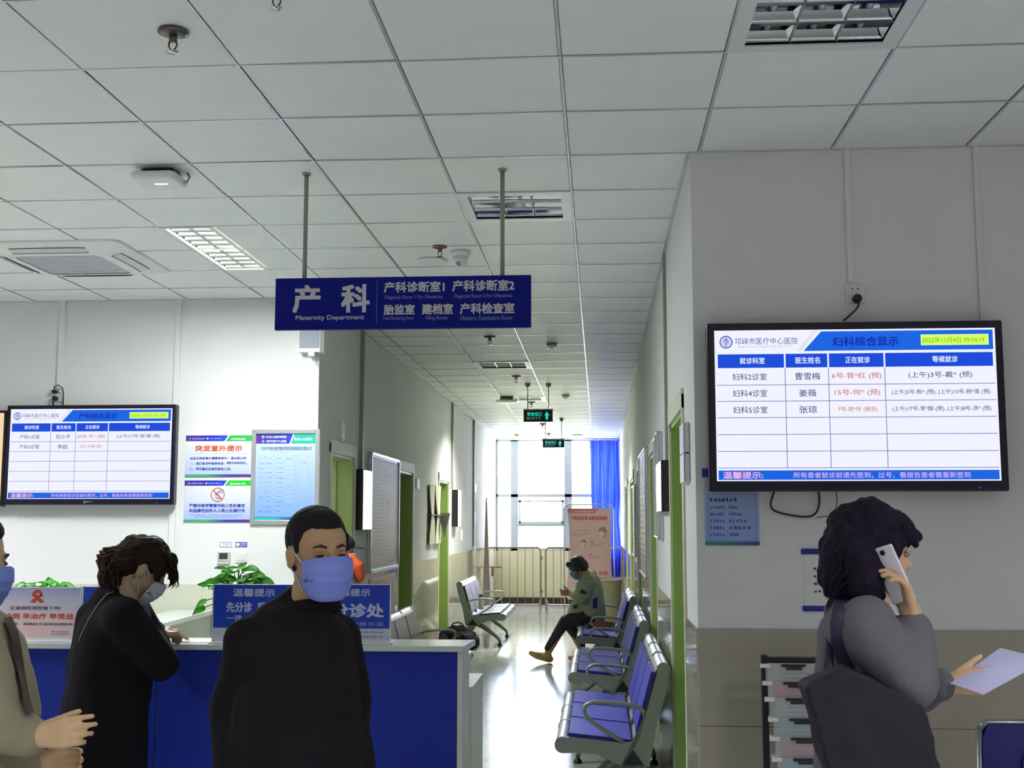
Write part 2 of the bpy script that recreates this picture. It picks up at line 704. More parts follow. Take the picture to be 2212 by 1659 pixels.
# rooms behind the corridor doors (so open doors look into something)
rm = MB()
rm.box((XL - 3.0, 9.0, 0), (XL - 2.95, 11.2, CEIL), M_PLASTER)
rm.box((XL - 3.0, 11.2, 0), (XL - .25, 11.25, CEIL), M_PLASTER)
rm.box((XL - 3.0, 9.14, 0), (XL - .25, 9.16, CEIL), M_PLASTER)
rm.box((XL - 3.0, 9.1, CEIL), (XL - .25, 11.25, CEIL + .05), M_PLASTER)
rm.build('wall_consulting_room', kind='structure')
area_lamp('consulting_room_light', (XL - 1.5, 10.2, CEIL - .1), 0.6, 1.2, 40, color=(.96, 1, .98))


# ---- doors: green lining, pale architrave, leaf
def door(n, xw, sgn, ya, yb, h, leaf=True):
    """sgn = direction from the corridor into the wall"""
    f = MB()
    t = 0.035
    xo = xw + sgn * 0.25
    f.box((xw, ya, 0), (xo, ya + t, h), M_GREEN)
    f.box((xw, yb - t, 0), (xo, yb, h), M_GREEN)
    f.box((xw, ya, h - t), (xo, yb, h), M_GREEN)
    # rebate stop
    f.box((xw + sgn * .14, yb - t - .012, 0), (xw + sgn * .18, yb - t, h - t), M_GREEN)
    d = f.build('door_%d' % n, kind='structure')
    ar = MB()
    w_ = 0.06
    xa, xb = xw - sgn * 0.012, xw + sgn * 0.002
    for q0, q1, z0, z1 in ((ya - w_, ya + .01, 0, h + w_), (yb - .01, yb + w_, 0, h + w_)):
        ar.box((xa, q0, z0), (xb, q1, z1), M_GREEN if sgn < 0 and False else M_ARCH)
    ar.build('architrave', d)
    hd = MB().box((xa - sgn * .003, ya - w_, h - .01), (xb, yb + w_, h + w_ + .03), M_ARCH)
    hd.build('door_head', d)
    if leaf:
        lf = MB().box((xw + sgn * .18, ya + t, 0.01), (xw + sgn * .22, yb - t, h - t), M_DOOR, bev=.003)
        l = lf.build('door_leaf', d)
        hn = MB().tube([(xw + sgn * .18, ya + .11, 1.05), (xw + sgn * .13, ya + .11, 1.05),
                        (xw + sgn * .13, ya + .22, 1.05)], .009, M_STEEL, n=8)
        hn.build('door_handle', l)
    return d


n = 1
for (ya, yb), h in zip(RD, RDH):
    door(n, XR, 1, ya, yb, h)
    n += 1
for k, ((ya, yb), h) in enumerate(zip(LD, LDH)):
    door(n, XL, -1, ya, yb, h, leaf=(k != 0))
    n += 1
# open leaf of the first left door, swung into the room
# ---- surface trunking (vertical pipes) on the walls
tr = MB()
for px, py0, py1, Y in ((138, 652, 840, YL), (388, 650, 960, YL)):
    p = W(px, py0, Y=Y)
    q = W(px - (px * 0 + 0), py1, Y=Y)
    zb = W(px, py1, Y=Y).z
    tr.box((p.x - .022, Y - .022, zb if px < 200 else DADO), (p.x + .022, Y, CEIL), M_PLASTER, bev=.004)
p = W(1828, 325, Y=YR)
tr.box((p.x - .014, YR - .014, 2.72), (p.x + .014, YR, CEIL), M_PLASTER, bev=.004)
p = W(2106, 325, Y=YR)
tr.box((p.x - .014, YR - .014, 2.5), (p.x + .014, YR, CEIL), M_PLASTER, bev=.004)
tr.build('trim_2', kind='structure')
t3 = MB()
M_PIPE = mat('pipe_grey', (150, 150, 140), rough=0.4)
for y, z0 in ((7.52, 2.0), ):
    t3.box((XR - .02, y - .015, z0), (XR, y + .015, CEIL), M_PIPE, bev=.004)
for y, z0 in ((10.46, 2.0), (17.05, 2.1), (20.0, 1.2)):
    t3.box((XL, y - .02, z0), (XL + .035, y + .02, CEIL), M_PIPE, bev=.004)
t3.build('trim_3', kind='structure')

# ---- end wall with window
wx0, wx1 = XL, XR + .02
zt = W(1180, 950, Y=YE).z
zs = W(1180, 1190, Y=YE).z
ew = MB()
M_PARA = mat('parapet_paint', (226, 218, 176), rough=0.6)
ew.box((XL - .3, YE, 0), (XR + .3, YE + .25, zs), M_PARA)
ew.box((XL - .3, YE, zt), (XR + .3, YE + .25, CEIL + .1), M_PLASTER)
ew.box((XL - .3, YE, zs), (XL, YE + .25, zt), M_PLASTER)
ew.build('wall_end', kind='structure')
MB().box((XL, YE - .02, 0.0), (XR, YE, .13), mat('dark_skirting', (62, 50, 44), rough=.4)).build('baseboard_end',
                                                                                      kind='structure')
win = MB()


def wxz(px, py):
    return W(px, py, Y=YE)


def bar(x0, x1, z0, z1, d=.07, m=M_ALUW, y=YE + .03):
    win.box((x0, y, z0), (x1, y + d, z1), m, bev=.004)


bar(XL, XL + .045, zs, zt)
bar(XR - .045, XR, zs, zt)
bar(XL, XR, zs, zs + .05)
bar(XL, XR, zt - .03, zt)
xm1a, xm1b = wxz(1103, 1000).x, wxz(1119, 1000).x
xm2a, xm2b = wxz(1219, 1000).x, wxz(1235, 1000).x
bar(xm1a, xm1b, zs, zt, .12)
bar(xm2a, xm2b, zs, zt, .12)
za, zb = wxz(1150, 1074).z, wxz(1150, 1067).z
bar(XL, XR, za, zb, .09)
# opening casement in the middle
zc, zd = wxz(1170, 1137).z, wxz(1170, 1131).z
bar(xm1b, xm2a, zc, zd, .09)
w1 = win.build('window_1', kind='structure')
cs = MB()
z0, z1 = zd + .0, wxz(1170, 1080).z
x0, x1 = xm1b + .01, xm2a - .01
for q in ((x0, z0, x0 + .05, z1), (x1 - .05, z0, x1, z1), (x0, z0, x1, z0 + .05), (x0, z1 - .05, x1, z1)):
    cs.box((q[0], YE - .03, q[1]), (q[2], YE + .05, q[3]), M_WHITEP, bev=.004)
cs.build('window_sash', w1)
mg = bpy.data.materials.new('window_glass')
mg.use_nodes = True
ntg = mg.node_tree
ntg.nodes.clear()
go = ntg.nodes.new('ShaderNodeOutputMaterial')
gt = ntg.nodes.new('ShaderNodeBsdfTransparent')
gg = ntg.nodes.new('ShaderNodeBsdfGlossy')
gm = ntg.nodes.new('ShaderNodeMixShader')
gm.inputs[0].default_value = .05
gg.inputs['Roughness'].default_value = .02
gt.inputs['Color'].default_value = (.93, .96, .97, 1)
ntg.links.new(gt.outputs[0], gm.inputs[1])
ntg.links.new(gg.outputs[0], gm.inputs[2])
ntg.links.new(gm.outputs[0], go.inputs['Surface'])
for (x0, x1, z0, z1) in ((XL + .045, xm1a, zs + .05, za), (XL + .045, xm1a, zb, zt - .03),
                         (xm1b, xm2a, zs + .05, zc), (xm1b, xm2a, zd, za), (xm1b, xm2a, zb, zt - .03),
                         (xm2b, XR - .045, zs + .05, za), (xm2b, XR - .045, zb, zt - .03)):
    MB().box((x0, YE + .065, z0), (x1, YE + .071, z1), mg).build('window_pane', w1)

# ---- building across the yard, seen through the end window
bl = thing('apartment_block', 'pale tall block with balcony bands, seen faintly through the corridor end window',
           'building', (0, 48, 0))
M_FAC = mat('facade_paint', (236, 236, 240), rough=.8)
M_FACY = mat('facade_cream', (240, 234, 208), rough=.8)
M_FACW = mat('facade_window', (176, 190, 226), rough=.3)
MB().box((-16, 0, -8), (14, 8, 3.0), M_FACY).build('lower_wall', bl)
MB().box((-16, 0, 3.0), (14, 8, 22), M_FAC).build('upper_wall', bl)
for r in range(-1, 7):
    z = .2 + r * 1.55
    MB().box((-16, -.45, z), (14, 0, z + .18), M_FAC if z > 3 else M_FACY, bev=.01).build('balcony_slab', bl)
for r in range(3, 7):
    for k in range(-6, 5):
        f = MB().box((k * 2.2 - .1, -.06, .55 + r * 1.55), (k * 2.2 + 1.3, .02, 1.5 + r * 1.55), M_FACW, bev=.01)
        fo = f.build('window', bl)
        MB().box((k * 2.2 + .57, -.08, .55 + r * 1.55), (k * 2.2 + .62, -.05, 1.5 + r * 1.55), M_FAC).build('mullion', fo)
for k in (-8, -3.2, 2.4):
    MB().box((k, -.5, -8), (k + .35, 0, 22), M_FAC).build('pilaster', bl)
tag(MB().box((-60, 25, -8.2), (60, 80, -8), mat('yard_paving', (190, 190, 186), rough=.8)).build('yard'),
    'pale paved yard far below the end window', 'ground')
# ================================================================== CEILING FIXTURES
def troffer(i, j, label, cat='ceiling light', grp=None, lit=False):
    x, y = cell(i, j)
    t = thing('ceiling_light', label, cat, (x + T / 2, y + T / 2, CEIL), 0, 'square louvred ceiling lights')
    f = MB()
    o, w = .297, .055
    for a in ((-o, -o, -o + w, o), (o - w, -o, o, o), (-o + w, -o, o - w, -o + w), (-o + w, o - w, o - w, o)):
        f.box((a[0], a[1], -.006), (a[2], a[3], .012), M_WHITEP)
    f.build('frame', t)
    r = MB()
    q = o - w
    r.box((-q, -q, .075), (q, q, .08), M_WHITEP if lit else mat('reflector', (176, 178, 186), rough=.12, metal=.95))
    r.box((-q - .003, -q, .0), (-q, q, .08), M_CHROME)
    r.box((q, -q, .0), (q + .003, q, .08), M_CHROME)
    r.box((-q, -q - .003, .0), (q, -q, .08), M_CHROME)
    r.box((-q, q, .0), (q, q + .003, .08), M_CHROME)
    r.build('reflector', t)
    louvres(t, -q, q, -q, q, 3, 3)
    for k in range(3):
        xx = -q + (k + .5) * 2 * q / 3
        tb = MB().tube([(xx, -q + .02, .058), (xx, q - .02, .058)], .013,
                       mat('tube_lit', (255, 255, 255), emit=(250, 255, 252), strength=9) if lit else
                       mat('tube_off', (206, 208, 212), rough=.25), n=10)
        tb.build('lamp_tube', t)
    return t


def louvres(t, x0, x1, y0, y1, nx, ny, M_CHROME=M_CHROME):
    """parabolic louvre blades: V-shaped mirror fins both ways"""
    lv = MB()
    for k in range(1, nx):
        x = x0 + (x1 - x0) * k / nx
        lv.grid([[(x - .016, y0, .045), (x - .006, y0, .02), (x, y0, .0), (x + .006, y0, .02), (x + .016, y0, .045)],
                 [(x - .016, y1, .045), (x - .006, y1, .02), (x, y1, .0), (x + .006, y1, .02), (x + .016, y1, .045)]],
                M_CHROME)
    for k in range(ny + 1):
        y = y0 + (y1 - y0) * k / ny
        a = .018
        lv.grid([[(x0, y - a, .045), (x0, y - a * .35, .02), (x0, y, .001), (x0, y + a * .35, .02), (x0, y + a, .045)],
                 [(x1, y - a, .045), (x1, y - a * .35, .02), (x1, y, .001), (x1, y + a * .35, .02), (x1, y + a, .045)]],
                M_CHROME)
    lv.build('louvre', t)


troffer(1, -1, 'unlit square ceiling light nearest the camera, above the big screen')
troffer(-1, 3, 'unlit square ceiling light right beside the hanging blue sign')
troffer(-2, 14, 'unlit square ceiling light in the corridor, nearer of the two')
troffer(-2, 20, 'glowing square ceiling light in the corridor, farther of the two', lit=True)
x, y = cell(-4, 4)
tl = thing('ceiling_light', 'lit long narrow ceiling light with two rows of mirror cells', 'ceiling light',
           (x + .165, y + .6, CEIL))
f = MB()
for a in ((-.155, -.595, -.132, .595), (.132, -.595, .155, .595), (-.132, -.595, .132, -.572),
          (-.132, .572, .132, .595)):
    f.box((a[0], a[1], -.006), (a[2], a[3], .012), M_WHITEP)
f.build('frame', tl)
MB().box((-.132, -.572, .066), (.132, .572, .07), mat('lit_reflector', (240, 245, 240), rough=.4, emit=(250, 255, 250),
                                                     strength=5)).build('reflector', tl)  # reflector emits by itself, the tubes' glare put into its material
lvv = MB()
louvres(tl, -.132, .132, -.572, .572, 2, 10, mat('louvre_bright', (225, 228, 228), rough=.25, metal=.4))  # louvre whitened to carry the lamp's glare in its colour
for s in (-.066, .066):
    MB().tube([(s, -.56, .052), (s, .56, .052)], .011, mat('tube_lit2', (255, 255, 255), emit=(255, 253, 235),
                                                         strength=22), n=10).build('lamp_tube', tl)

# ---- air-conditioning cassette
c0 = W(372, 586, Z=CEIL)
ac = thing('ceiling_air_conditioner', 'white square four-way air conditioner cassette with a grey grille in the ceiling',
           'air conditioner', (c0.x - .475, c0.y - .46, CEIL))
a = MB()
S = .475


def sq(s, z, r=.05, n=6):
    pts = []
    for cx_, cy_, a0 in ((s - r, s - r, 0), (-s + r, s - r, PI / 2), (-s + r, -s + r, PI), (s - r, -s + r, 1.5 * PI)):
        for k in range(n):
            t = a0 + PI / 2 * k / (n - 1)
            pts.append((cx_ + r * math.cos(t), cy_ + r * math.sin(t), z))
    return pts


rows = [sq(S, 0), sq(S, -.008), sq(S - .015, -.014), sq(.36, -.042, .06), sq(.30, -.052, .05), sq(.275, -.052, .05)]
a.grid([r[::-1] for r in rows], M_WHITE, closed=True)
a.build('panel', ac)
g = MB()
g.face(sq(.275, -.048, .05), mat('ac_grille', (190, 192, 198), rough=.5))
g.build('grille', ac)
for k in range(11):
    yy = -.25 + k * .05
    g2 = MB().box((-.262, yy - .002, -.0505), (.262, yy + .002, -.047), mat('ac_grille_bar', (186, 188, 194), rough=.5))
    g2.build('grille_slat', ac)
for k in range(4):
    v = MB()
    M_ = Matrix.Rotation(k * PI / 2, 4, 'Z')
    n_ = 8
    r1, r2 = [], []
    for i in range(n_ + 1):
        t = -.24 + .48 * i / n_
        b = .006 * (1 - (t / .24) ** 2)
        r1.append(M_ @ Vector((t, -.40 - b, -.0325)))
        r2.append(M_ @ Vector((t, -.345 - b, -.0500)))
    v.grid([r1, r2], mat('vent_flap', (206, 210, 208), rough=.4))
    v.tube(r1, .003, mat('vent_line', (96, 98, 92), rough=.6), n=5)
    v.tube(r2, .003, mat('vent_line', (96, 98, 92), rough=.6), n=5)
    v.build('air_flap', ac)

# ---- wireless access points
p = W(345, 370, Z=CEIL)
ap = thing('access_point', 'white wireless access point on the hall ceiling left of the hanging sign', 'access point',
           (p.x, p.y, CEIL))
MB().box((-.075, -.05, -.03), (.085, .06, 0), M_BLACK, bev=.006).build('bracket', ap)
b = MB()
rows = [sq(.105, -.028, .03), sq(.112, -.036, .03), sq(.105, -.06, .03), sq(.09, -.066, .03)]
b.grid([r[::-1] for r in rows], M_WHITE, closed=True, cap=True)
b.build('housing', ap)
MB().box((-.02, -.015, -.068), (.045, .0, -.0655), mat('ap_logo', (250, 250, 255), emit=(240, 245, 255), strength=.9)
         ).build('indicator', ap)
MB().tube([(.09, .03, -.05), (.125, .035, -.045), (.135, .04, -.02), (.12, .05, 0.0)], .006, M_ROD, n=6).build('cable', ap)
p = W(1095, 857, Z=CEIL)
ap2 = thing('access_point', 'flat white access point under the corridor ceiling before the exit sign', 'access point',
            (p.x, p.y, CEIL))
MB().box((-.09, -.08, -.05), (.09, .08, 0), mat('ap_mount', (110, 104, 92), rough=.6), bev=.01).build('bracket', ap2)
MB().box((-.145, -.12, -.085), (.145, .12, -.05), M_WHITE, bev=.012).build('housing', ap2)


# ---- sprinklers, detectors, speaker, dome camera
M_SPR = mat('sprinkler_metal', (104, 96, 88), rough=.35, metal=.6)
M_SPRR = mat('sprinkler_brass', (134, 100, 80), rough=.4, metal=.5)


def sprinkler(px, py, label, s=1.0, m=M_SPR, grp=None):
    p = W(px, py, Z=CEIL)
    t = thing('sprinkler', label, 'sprinkler', (p.x, p.y, CEIL - .003), 0, 'fire sprinklers in the ceiling')
    MB().lathe([(.045 * s, 0), (.046 * s, -.006 * s), (.03 * s, -.012 * s), (.018 * s, -.014 * s)], (0, 0, 0), m,
               n=18).build('escutcheon', t)
    b = MB()
    b.lathe([(.012 * s, -.012 * s), (.012 * s, -.03 * s), (.008 * s, -.034 * s)], (0, 0, 0), m, n=12)
    for sx in (-1, 1):
        b.tube([(sx * .01 * s, 0, -.03 * s), (sx * .013 * s, 0, -.045 * s), (sx * .003 * s, 0, -.062 * s)], .0028 * s, m,
               n=6)
    b.build('nozzle', t)
    MB().lathe([(.004 * s, -.06 * s), (.02 * s, -.0635 * s), (.02 * s, -.066 * s), (.004 * s, -.067 * s)], (0, 0, 0),
               M_CHROME if m is M_SPR else m, n=14).build('deflector', t)
    return t


sprinkler(374, 66, 'large chrome fire sprinkler in the ceiling at upper left', 1.15)
sprinkler(598, -26, 'fire sprinkler at the top edge of the view, above the hanging sign', 1.0)
sprinkler(950, 532, 'reddish fire sprinkler beside the round ceiling speaker', 1.0, M_SPRR)
sprinkler(1058, 726, 'fire sprinkler on the corridor ceiling just below the hanging sign', 1.2)
sprinkler(1115, 812, 'dark fire sprinkler between the two square corridor lights', 1.2, M_SPRR)
sprinkler(1148, 868, 'fire sprinkler directly over the nearer exit sign', 1.3)
sprinkler(1172, 915, 'small fire sprinkler between the two exit signs', 1.3)
sprinkler(1185, 936, 'smallest and farthest fire sprinkler over the farther exit sign', 1.3)


def detector(px, py, label, m):
    p = W(px, py, Z=CEIL)
    t = thing('smoke_detector', label, 'smoke detector', (p.x, p.y, CEIL - .003), 0, 'smoke detectors along the corridor')
    MB().lathe([(.052, 0), (.052, -.018), (.049, -.022)], (0, 0, 0), m, n=20).build('base', t)
    MB().lathe([(.045, -.02), (.043, -.045), (.03, -.054), (.012, -.056)], (0, 0, 0), M_WHITE, n=20).build('chamber', t)
    for sx in (-1, 1):
        MB().ball((sx * .034, -.02, -.05), .006, mat('detector_led', (230, 240, 255), emit=(235, 240, 255), strength=.8),
                  n=8).build('led', t)


M_DET = mat('detector_green', (140, 150, 104), rough=.5)
detector(1192, 741, 'olive and white smoke detector nearer the hanging sign', M_DET)
detector(1222, 852, 'olive and white smoke detector up right of the nearer exit sign', M_DET)
detector(1116, 938, 'yellowish smoke detector close to the end window', mat('detector_yellow', (212, 206, 96), rough=.5))
p = W(933, 562, Z=CEIL)
sp = thing('ceiling_speaker', 'flat round white speaker set in the ceiling above the hanging sign', 'speaker',
           (p.x, p.y, CEIL - .003))
MB().lathe([(.098, 0), (.1, -.006), (.088, -.011), (.084, -.009)], (0, 0, 0), M_WHITE, n=32).build('rim', sp)
MB().lathe([(.084, -.008), (.05, -.0085), (.001, -.009)], (0, 0, 0), mat('speaker_grille', (204, 212, 200), rough=.7),
           n=32).build('grille', sp)
p = W(1247, 939, Z=CEIL)
sp2 = thing('ceiling_speaker', 'grey round speaker in the corridor ceiling near the curtain', 'speaker',
            (p.x, p.y, CEIL - .003))
MB().lathe([(.11, 0), (.112, -.008), (.09, -.014), (.001, -.012)], (0, 0, 0), M_ROD, n=24).build('rim', sp2)
p = W(994, 543, Z=CEIL)
dc = thing('dome_camera', 'white dome security camera beside the round ceiling speaker', 'camera', (p.x, p.y, CEIL - .003))
MB().lathe([(.062, 0), (.062, -.012), (.058, -.03), (.05, -.034)], (0, 0, 0), M_WHITE, n=24).build('mount', dc)
MB().lathe([(.048, -.03), (.047, -.06), (.038, -.085), (.02, -.1), (.003, -.104)], (0, 0, 0), M_WHITE, n=24).build(
    'housing', dc)
MB().ball((-.006, -.028, -.08), .019, mat('camera_window', (150, 154, 160), rough=.2), n=14).build('lens', dc)

# ================================================================== HANGING SIGN
tlp = W(597, 603, Y=5.63)
trp = W(1147, 597.5, Y=5.63)
blp = W(596, 714, Y=5.63)
hs = thing('hanging_sign', 'blue maternity department sign with white lettering hung on two rods', 'sign',
           ((tlp.x + trp.x) / 2, 5.63, blp.z))
w2 = (trp.x - tlp.x) / 2
hh = tlp.z - blp.z
MB().box((-w2, -.015, 0), (w2, .015, hh), M_SIGN, bev=.002).build('board', hs)
pr = Print((-w2, -.0152, hh), (2 * w2, 0, 0), (0, 0, -hh), (0, -1, 0))
LT = ink((205, 205, 210))
LT2 = ink((120, 130, 196))


def st(s, x0, y0, x1, y1, m=LT, b=.02):
    # coordinates of the 2212-wide zoom on the sign (board 70..2163 x 80..505)
    sk = (x0 + x1) / 2
    dy = (sk - 70) / 2093 * -17
    u0, u1 = (x0 - 66) / 2097, (x1 - 66) / 2097
    pr.text(s, u0, (y0 - 86 - dy) / 425, u1, (y1 - 86 - dy) / 425, m, 2, b)


st('产', 212, 143, 443, 372, b=.03)
st('科', 613, 138, 850, 370, b=.03)
st('Maternity Department', 240, 390, 806, 440, b=.012)
st('产科诊断室1', 965, 118, 1462, 207, b=.03)
st('产科诊断室2', 1525, 108, 2030, 200, b=.03)
st('Diagnosis Room 1 For Obstetrics', 975, 230, 1447, 268, LT2, .012)
st('Diagnosis Room 2 For Obstetrics', 1540, 222, 2012, 262, LT2, .012)
st('胎监室', 965, 305, 1220, 390, b=.03)
st('建档室', 1278, 300, 1532, 388, b=.03)
st('产科检查室', 1588, 296, 2030, 386, b=.03)
st('Fetal Monitoring Room', 965, 402, 1213, 440, LT2, .012)
st('Filing Room', 1312, 400, 1488, 440, LT2, .012)
st('Obstetric Examination Room', 1590, 398, 2012, 436, LT2, .012)
pr.rect((905 - 66) / 2097, .08, (910 - 66) / 2097, .92, ink((60, 110, 215)), 2)
pr.build('lettering', hs)
for px in (660, 1085):
    xx = W(px, 480, Y=5.63).x - (tlp.x + trp.x) / 2
    MB().lathe([(.011, 0), (.011, CEIL - blp.z - hh)], (xx, 0, hh), M_ROD, n=12).build('hanging_rod', hs)
    MB().lathe([(.02, CEIL - blp.z - .01), (.022, CEIL - blp.z - .004), (.022, CEIL - blp.z)], (xx, 0, 0), M_ROD, n=12).build(
        'ceiling_cap', hs)


# ================================================================== EXIT SIGNS
def exit_sign(x0, y0, x1, y1, Y, rods, label):
    a, b = W(x0, y0, Y=Y), W(x1, y1, Y=Y)
    t = thing('exit_sign', label, 'exit sign', ((a.x + b.x) / 2, Y, b.z), 0, 'hanging exit signs in the corridor')
    w, h = (b.x - a.x) / 2, a.z - b.z
    MB().box((-w, -.012, 0), (w, .012, h), mat('exit_box', (34, 30, 28), rough=.35), bev=.004).build('box', t)
    MB().box((-w - .006, -.016, h - .008), (w + .006, .016, h + .008), M_STEEL, bev=.003).build('top_rail', t)
    e = ink((24, 205, 185), 1.0)
    e2 = ink((70, 150, 130), .8)
    p_ = Print((-w, -.0125, h), (2 * w, 0, 0), (0, 0, -h), (0, -1, 0))
    p_.rect(.03, .08, .97, .92, ink((16, 22, 30)), 1)
    p_.text('安全出口', .12, .2, .62, .52, e, 2, .02)
    p_.text('EXIT', .12, .6, .62, .82, e2, 2, .0)
    p_.poly([(.80, .16), (.885, .5), (.84, .5), (.84, .82), (.76, .82), (.76, .5), (.715, .5)], e, 2)
    p_.build('lit_face', t)
    for px in rods:
        xx = W(px, y0, Y=Y).x - t.location.x
        z1 = CEIL - b.z
        MB().lathe([(.006, h), (.006, z1)], (xx, 0, 0), M_ROD, n=8).build('hanging_rod', t)
        MB().lathe([(.008, z1 - .05), (.03, z1 - .035), (.034, z1 - .015), (.034, z1)], (xx, 0, 0), M_ROD, n=12).build(
            'ceiling_cap', t)
    return t


exit_sign(1131, 885, 1194, 911, 14.7, (1140, 1185), 'nearer green exit sign with an up arrow over the corridor')
exit_sign(1172, 949, 1219, 967, 19.8, (1178, 1213), 'farther green exit sign before the end window')


# ================================================================== SCREENS
def screen(kind, tlc, brc, Y, label, rows, title, stamp):
    a, b = W(*tlc, Y=Y), W(*brc, Y=Y)
    # the corners are given as top-left x,y and bottom-right x,y of the case
    t = thing('wall_screen', label, 'screen', ((a.x + b.x) / 2, Y, b.z), 0, 'wall screens with waiting lists')
    w, h = (b.x - a.x) / 2, a.z - b.z
    MB().box((-w, -.035, 0), (w, .035, h), M_DARKB, bev=.008).build('case', t)
    MB().box((-w * .5, .035, h * .25), (w * .5, .07, h * .75), M_BLACK).build('wall_mount', t)
    bz, bb = .034, .045
    if kind == 'left':
        bz, bb = .03, .045
    ox, oz = -w + bz, h - bz
    sw, sh = 2 * w - 2 * bz, h - bz - bb
    E = 0.9
    WH, BL, NV = ink((238, 240, 255), E), ink((8, 96, 226), E), ink((20, 30, 130), E)
    HD = ink((6, 70, 215), E)
    LI = ink((110, 110, 180), E)
    TX = ink((52, 52, 110), E)
    RD_ = ink((205, 92, 100), E)
    p = Print((ox, -.0355, oz), (sw, 0, 0), (0, 0, -sh), (0, -1, 0))
    p.rect(0, 0, 1, 1, WH, 1)
    p.poly([(.385, .012), (.32, .142), (.992, .142), (.992, .012)][::-1], BL, 2)
    p.poly([(.375, 0), (.36, 0), (.295, .142), (.312, .142)], ink((226, 224, 232), E), 2)
    p.ring(.042, .078, .019, .024, ink((90, 100, 190), E), 3)
    p.disc(.042, .078, .0165, ink((196, 204, 240), E), 3)
    p.rect(.0405, .045, .0435, .115, ink((90, 100, 190), E), 4)
    p.ring(.042, .073, .006, .0085, ink((90, 100, 190), E), 4, a0=-1, a1=3.5)
    p.text('邛崃市医疗中心医院', .073, .05, .30, .096, ink((60, 60, 150), E), 3)
    p.text('Medical Center Hospital of QiongLai City', .085, .104, .278, .118, ink((150, 150, 205), E), 3)
    p.text(title, .425, .05, .66, .112, ink((4, 8, 150), E), 3, .012)
    p.rect(.738, .04, .977, .112, ink((205, 245, 170), E), 3)
    p.rect(.742, .046, .973, .106, ink((214, 255, 90), E), 4)
    p.text(stamp, .743, .058, .962, .096, ink((96, 190, 10), E), 5, .006)
    cu = [.008, .252, .407, .607, .992] if kind == 'right' else [.008, .255, .41, .61, .992]
    hdr = [('就诊科室', .09, .18), ('医生姓名', .29, .378), ('正在就诊', .468, .556), ('等候就诊', .776, .866)]
    for k in range(4):
        p.rect(cu[k] + .003, .16, cu[k + 1] - .003, .252, HD, 2)
        p.text(hdr[k][0], hdr[k][1], .182, hdr[k][2], .226, ink((225, 235, 255), E), 3, .015)
    vs = [.366, .474, .583, .694, .805, .914]
    for v in vs:
        p.rect(.006, v - .0022, .994, v + .0022, LI, 2)
    for k in (1, 2, 3):
        p.rect(cu[k] - .0013, .255, cu[k] + .0013, .914, LI, 3)
    for s, u0, v0, u1, v1, c in rows:
        p.text(s, u0, v0, u1, v1, TX if c == 't' else RD_, 4, .004)
    p.rect(.006, .93, .994, .992, BL, 2)
    p.text('温馨提示:', .022, .938, .165, .985, ink((240, 176, 214), E), 3, .02)
    p.text('所有患者就诊前请先签到，过号、看报告患者需重新签到', .272, .942, .893, .982, ink((206, 170, 232), E), 3, .012)
    p.build('lit_display', t)
    MB().box((w * .8, -.037, .012), (w * .8 + .006, -.035, .018), mat('led_blue', (20, 40, 255), emit=(40, 60, 255),
                                                                     strength=1.2)).build('power_led', t)
    if kind == 'left':
        lg = Print((-.035, -.0355, .032), (.07, 0, 0), (0, 0, -.018), (0, -1, 0))
        lg.ring(.16, .5, .08, .13, ink((190, 190, 200)), 1)
        lg.rect(.36, .3, .62, .42, ink((190, 190, 200)), 1)
        lg.rect(.36, .6, .62, .7, ink((190, 190, 200)), 1)
        lg.rect(.7, .35, 1, .5, ink((190, 190, 200)), 1)
        lg.build('maker_mark', t)
    return t


rr = [('妇科2诊室', .063, .288, .186, .335, 't'), ('曹雪梅', .287, .286, .377, .335, 't'),
      ('6号-曾*红 (预)', .418, .288, .594, .333, 'r'), ('(上午)3号-戴* (预)', .69, .286, .914, .332, 't'),
      ('妇科4诊室', .063, .398, .186, .445, 't'), ('姜薇', .30, .398, .362, .446, 't'),
      ('15号-何* (预)', .427, .399, .588, .444, 'r'),
      ('(上午)5号-熊* (预), (上午)10号-杨*英 (预)', .629, .402, .975, .440, 't'),
      ('妇科5诊室', .063, .508, .186, .555, 't'), ('张琼', .30, .506, .362, .556, 't'),
      ('7号-周*玲 (报告)', .437, .514, .577, .550, 'r'),
      ('(上午)17号-李*醇 (预), (上午)8号-汤* (预)', .629, .512, .975, .550, 't')]
screen('right', (1524, 701), (2176, 1061), YR - .075,
       'large wall screen with a blue gynaecology waiting list above the woman on the phone', rr, '妇科综合显示',
       '2022年11月4日 09:54:19')
lr = [('产科1诊室', .063, .288, .186, .335, 't'), ('任小平', .287, .286, .377, .335, 't'),
      ('20号-华* (预)', .42, .288, .59, .333, 'r'), ('(上午)17号-郭*霖 (预)', .665, .286, .93, .332, 't'),
      ('产科3诊室', .063, .398, .186, .445, 't'), ('李超', .30, .398, .362, .446, 't'),
      ('22号-汪*婳 (预)', .437, .404, .57, .440, 'r')]
screen('left', (21, 877), (378, 1091), YL - .075,
       'smaller wall screen with the obstetrics waiting list behind the desk', lr, '产科综合显示',
       '2022年11月4日 09:53:47')
